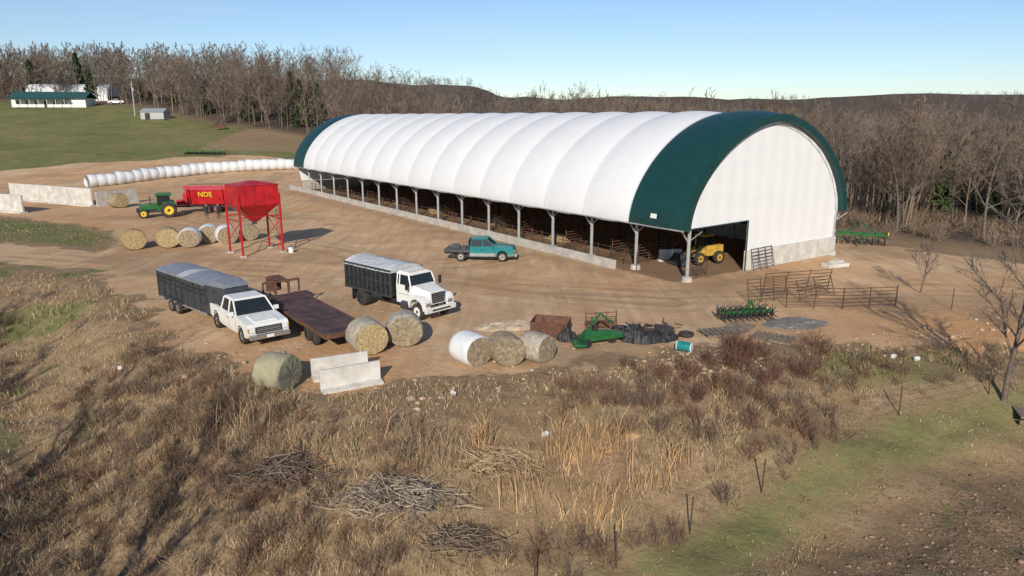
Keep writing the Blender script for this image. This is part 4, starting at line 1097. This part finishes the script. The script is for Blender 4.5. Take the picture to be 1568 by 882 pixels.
def brush(name,x,y,sx,sy,h,n,c,L=1.6):
    rr=np.random.default_rng(int(x*10+y*3+100))
    p=np.stack([rr.normal(size=n)*sx*.45,rr.normal(size=n)*sy*.45,np.zeros(n)],-1)
    p[:,2]=h*rr.random(n)*np.exp(-(p[:,0]/sx)**2*1.5-(p[:,1]/sy)**2*1.5)
    a=rr.normal(size=n)*.8+rr.choice([0,2.2],n);l=rr.uniform(.3,1,n)*L
    d=np.stack([np.cos(a),np.sin(a),rr.normal(size=n)*.3],-1)*l[:,None]*.5
    s=np.stack([-np.sin(a),np.cos(a),rr.normal(size=n)*.6],-1)*rr.uniform(.005,.018,(n,1))
    s2=np.stack([0*a,0*a,np.ones(n)],-1)*rr.uniform(.006,.018,(n,1))
    m=p+rr.normal(size=(n,3))*.08
    V=np.stack([p-d-s,p-d+s,m+s,m-s,p+d+s*.3,p+d-s*.3,p-d-s2,p-d+s2,m+s2,m-s2,p+d+s2*.3,p+d-s2*.3],1).reshape(-1,3)
    i=np.arange(n)[:,None]*12
    F=np.concatenate([i+np.array([q]) for q in ([0,1,2],[0,2,3],[3,2,4],[3,4,5],[6,7,8],[6,8,9],[9,8,10],[9,10,11])],0)
    C=np.array([c])*rr.uniform(.45,1.3,(n,1));o=np_mesh(name,V,F,MF,np.repeat(C,12,axis=0));o.location=(x,y,Z(x,y)+.1)
brush('brush_pile',-3.9,21.9,1.9,1.1,.7,650,(.36,.3,.24),1.3)
brush('brush_pile',-8.0,23.2,1.8,1.1,.9,500,(.19,.145,.115),1.2)
brush('brush_pile',-1.8,20.4,1.3,.8,.5,260,(.26,.2,.15),1.2)
brush('brush_pile',-.6,24.0,1.3,1.0,.6,220,(.4,.29,.19),1.6)
ico_v=np.array([[0,0,1],[.894,0,.447],[.276,.851,.447],[-.724,.526,.447],[-.724,-.526,.447],[.276,-.851,.447],[.724,.526,-.447],[-.276,.851,-.447],[-.894,0,-.447],[-.276,-.851,-.447],[.724,-.526,-.447],[0,0,-1]])
ico_f=np.array([[0,1,2],[0,2,3],[0,3,4],[0,4,5],[0,5,1],[1,6,2],[2,7,3],[3,8,4],[4,9,5],[5,10,1],[2,6,7],[3,7,8],[4,8,9],[5,9,10],[1,10,6],[7,6,11],[8,7,11],[9,8,11],[10,9,11],[6,10,11]])
P=[];Fs=[];Cs=[];o=0
for i in range(1100):
    if i<600:
        x=rng.uniform(-16,32);y=float(Ye(x))+rng.normal()*1.6+.4
    elif i<850: x=rng.normal()*1.5+9.4;y=rng.normal()*1.0+32.6
    else:
        x=rng.uniform(-30,34);y=rng.uniform(34,58)
    s=abs(rng.normal())*.05+.025
    if i>=850:s*=.5
    if i<850 and rng.random()<.03:s*=2.0
    V=ico_v*rng.uniform(.6,1.3,(12,3))*s*np.array([1.2,1,.7]);V=V+np.array([x,y,Z(x,y)+s*.1])
    P.append(V);Fs.append(ico_f+o);o+=12;g=rng.uniform(.6,1.05);Cs.append(np.tile([.47*g,.35*g,.24*g],(12,1)))
np_mesh('scattered_stones',np.concatenate(P),np.concatenate(Fs),attrmat('stone_chips'),np.concatenate(Cs))
P=[];Fs=[];Cs=[];o=0
for i in range(5500):
    y=14+20*rng.random()**1.2;x=rng.uniform(0,.8)*(y+4)
    if FD(x,y)<2.2+rng.random()*3: continue
    s=abs(rng.normal())*.035+.015
    V=ico_v*rng.uniform(.6,1.3,(12,3))*s*np.array([1.2,1,.7]);V=V+np.array([x,y,0]);V[:,2]+=Z(x,y)
    P.append(V);Fs.append(ico_f+o);o+=12;g=rng.uniform(.5,1.2);Cs.append(np.tile([.24*g,.16*g,.1*g],(12,1)))
np_mesh('soil_clods',np.concatenate(P),np.concatenate(Fs),attrmat('clod_soil'),np.concatenate(Cs))
b=MB();b.mat('white')
rr=random.Random(8)
for x,y in((1.3,25.7),(-19.5,33.5),(18.8,33.3),(-2.5,28.3),(19.8,33.0)): 
    z=Z(x,y)+.12;b.box((x,y,z),(.26,.16,.18),rz=rr.uniform(0,3),rx=.4)
b.obj('plastic_litter',bevel=.03)
b=MB();b.mat('plast');b.tube((0,0,0),(0,0,.5),.22,.22,12);b.mat('dgrey');b.tube((0,0,.5),(0,0,.54),.23,.2,12);place(b,'white_bucket',-19.3,61.2,0)
# ------------------------------------------------------------------ camera, light, world
cam=bpy.data.cameras.new('camera');co=bpy.data.objects.new('camera',cam);sc.collection.objects.link(co)
co.location=(0,0,11.5);co.rotation_euler=(R(90-13.5),0,0);cam.lens=25.0;cam.sensor_width=36;cam.clip_end=12000;cam.clip_start=.1
sc.camera=co
SE=R(26)
su=bpy.data.lights.new('sun','SUN');su.energy=5.0;su.angle=R(.5);su.color=(1,.915,.77)
so=bpy.data.objects.new('sun',su);sc.collection.objects.link(so)
dv=Vector((.12*math.cos(SE),math.cos(SE),-math.sin(SE)));so.rotation_euler=dv.to_track_quat('-Z','Y').to_euler()
w=bpy.data.worlds.new('World');sc.world=w;w.use_nodes=True;nt=w.node_tree;bg=nt.nodes['Background']
sky=nt.nodes.new('ShaderNodeTexSky');sky.sky_type='NISHITA';sky.sun_disc=False;sky.sun_elevation=SE;sky.sun_rotation=R(187);sky.air_density=1.0;sky.dust_density=.1;sky.ozone_density=3.0
tc=nt.nodes.new('ShaderNodeTexCoord');mp=nt.nodes.new('ShaderNodeMapping');mp.inputs['Scale'].default_value=(1.0,1.0,9.0);nt.links.new(tc.outputs['Generated'],mp.inputs['Vector'])
cl=ramp(nt,noise(nt,mp.outputs[0],2.2,7,.6),.48,.8)
tinted=mixc(nt,1.0,sky.outputs[0],(.93,.98,1.1),'MULTIPLY')
mixd=mixc(nt,math_(nt,'MULTIPLY',cl,.3),tinted,(6.3,6.9,7.4))
nt.links.new(mixd,bg.inputs[0]);bg.inputs[1].default_value=.105
sc.view_settings.view_transform='Standard';sc.view_settings.look='None';sc.view_settings.exposure=0
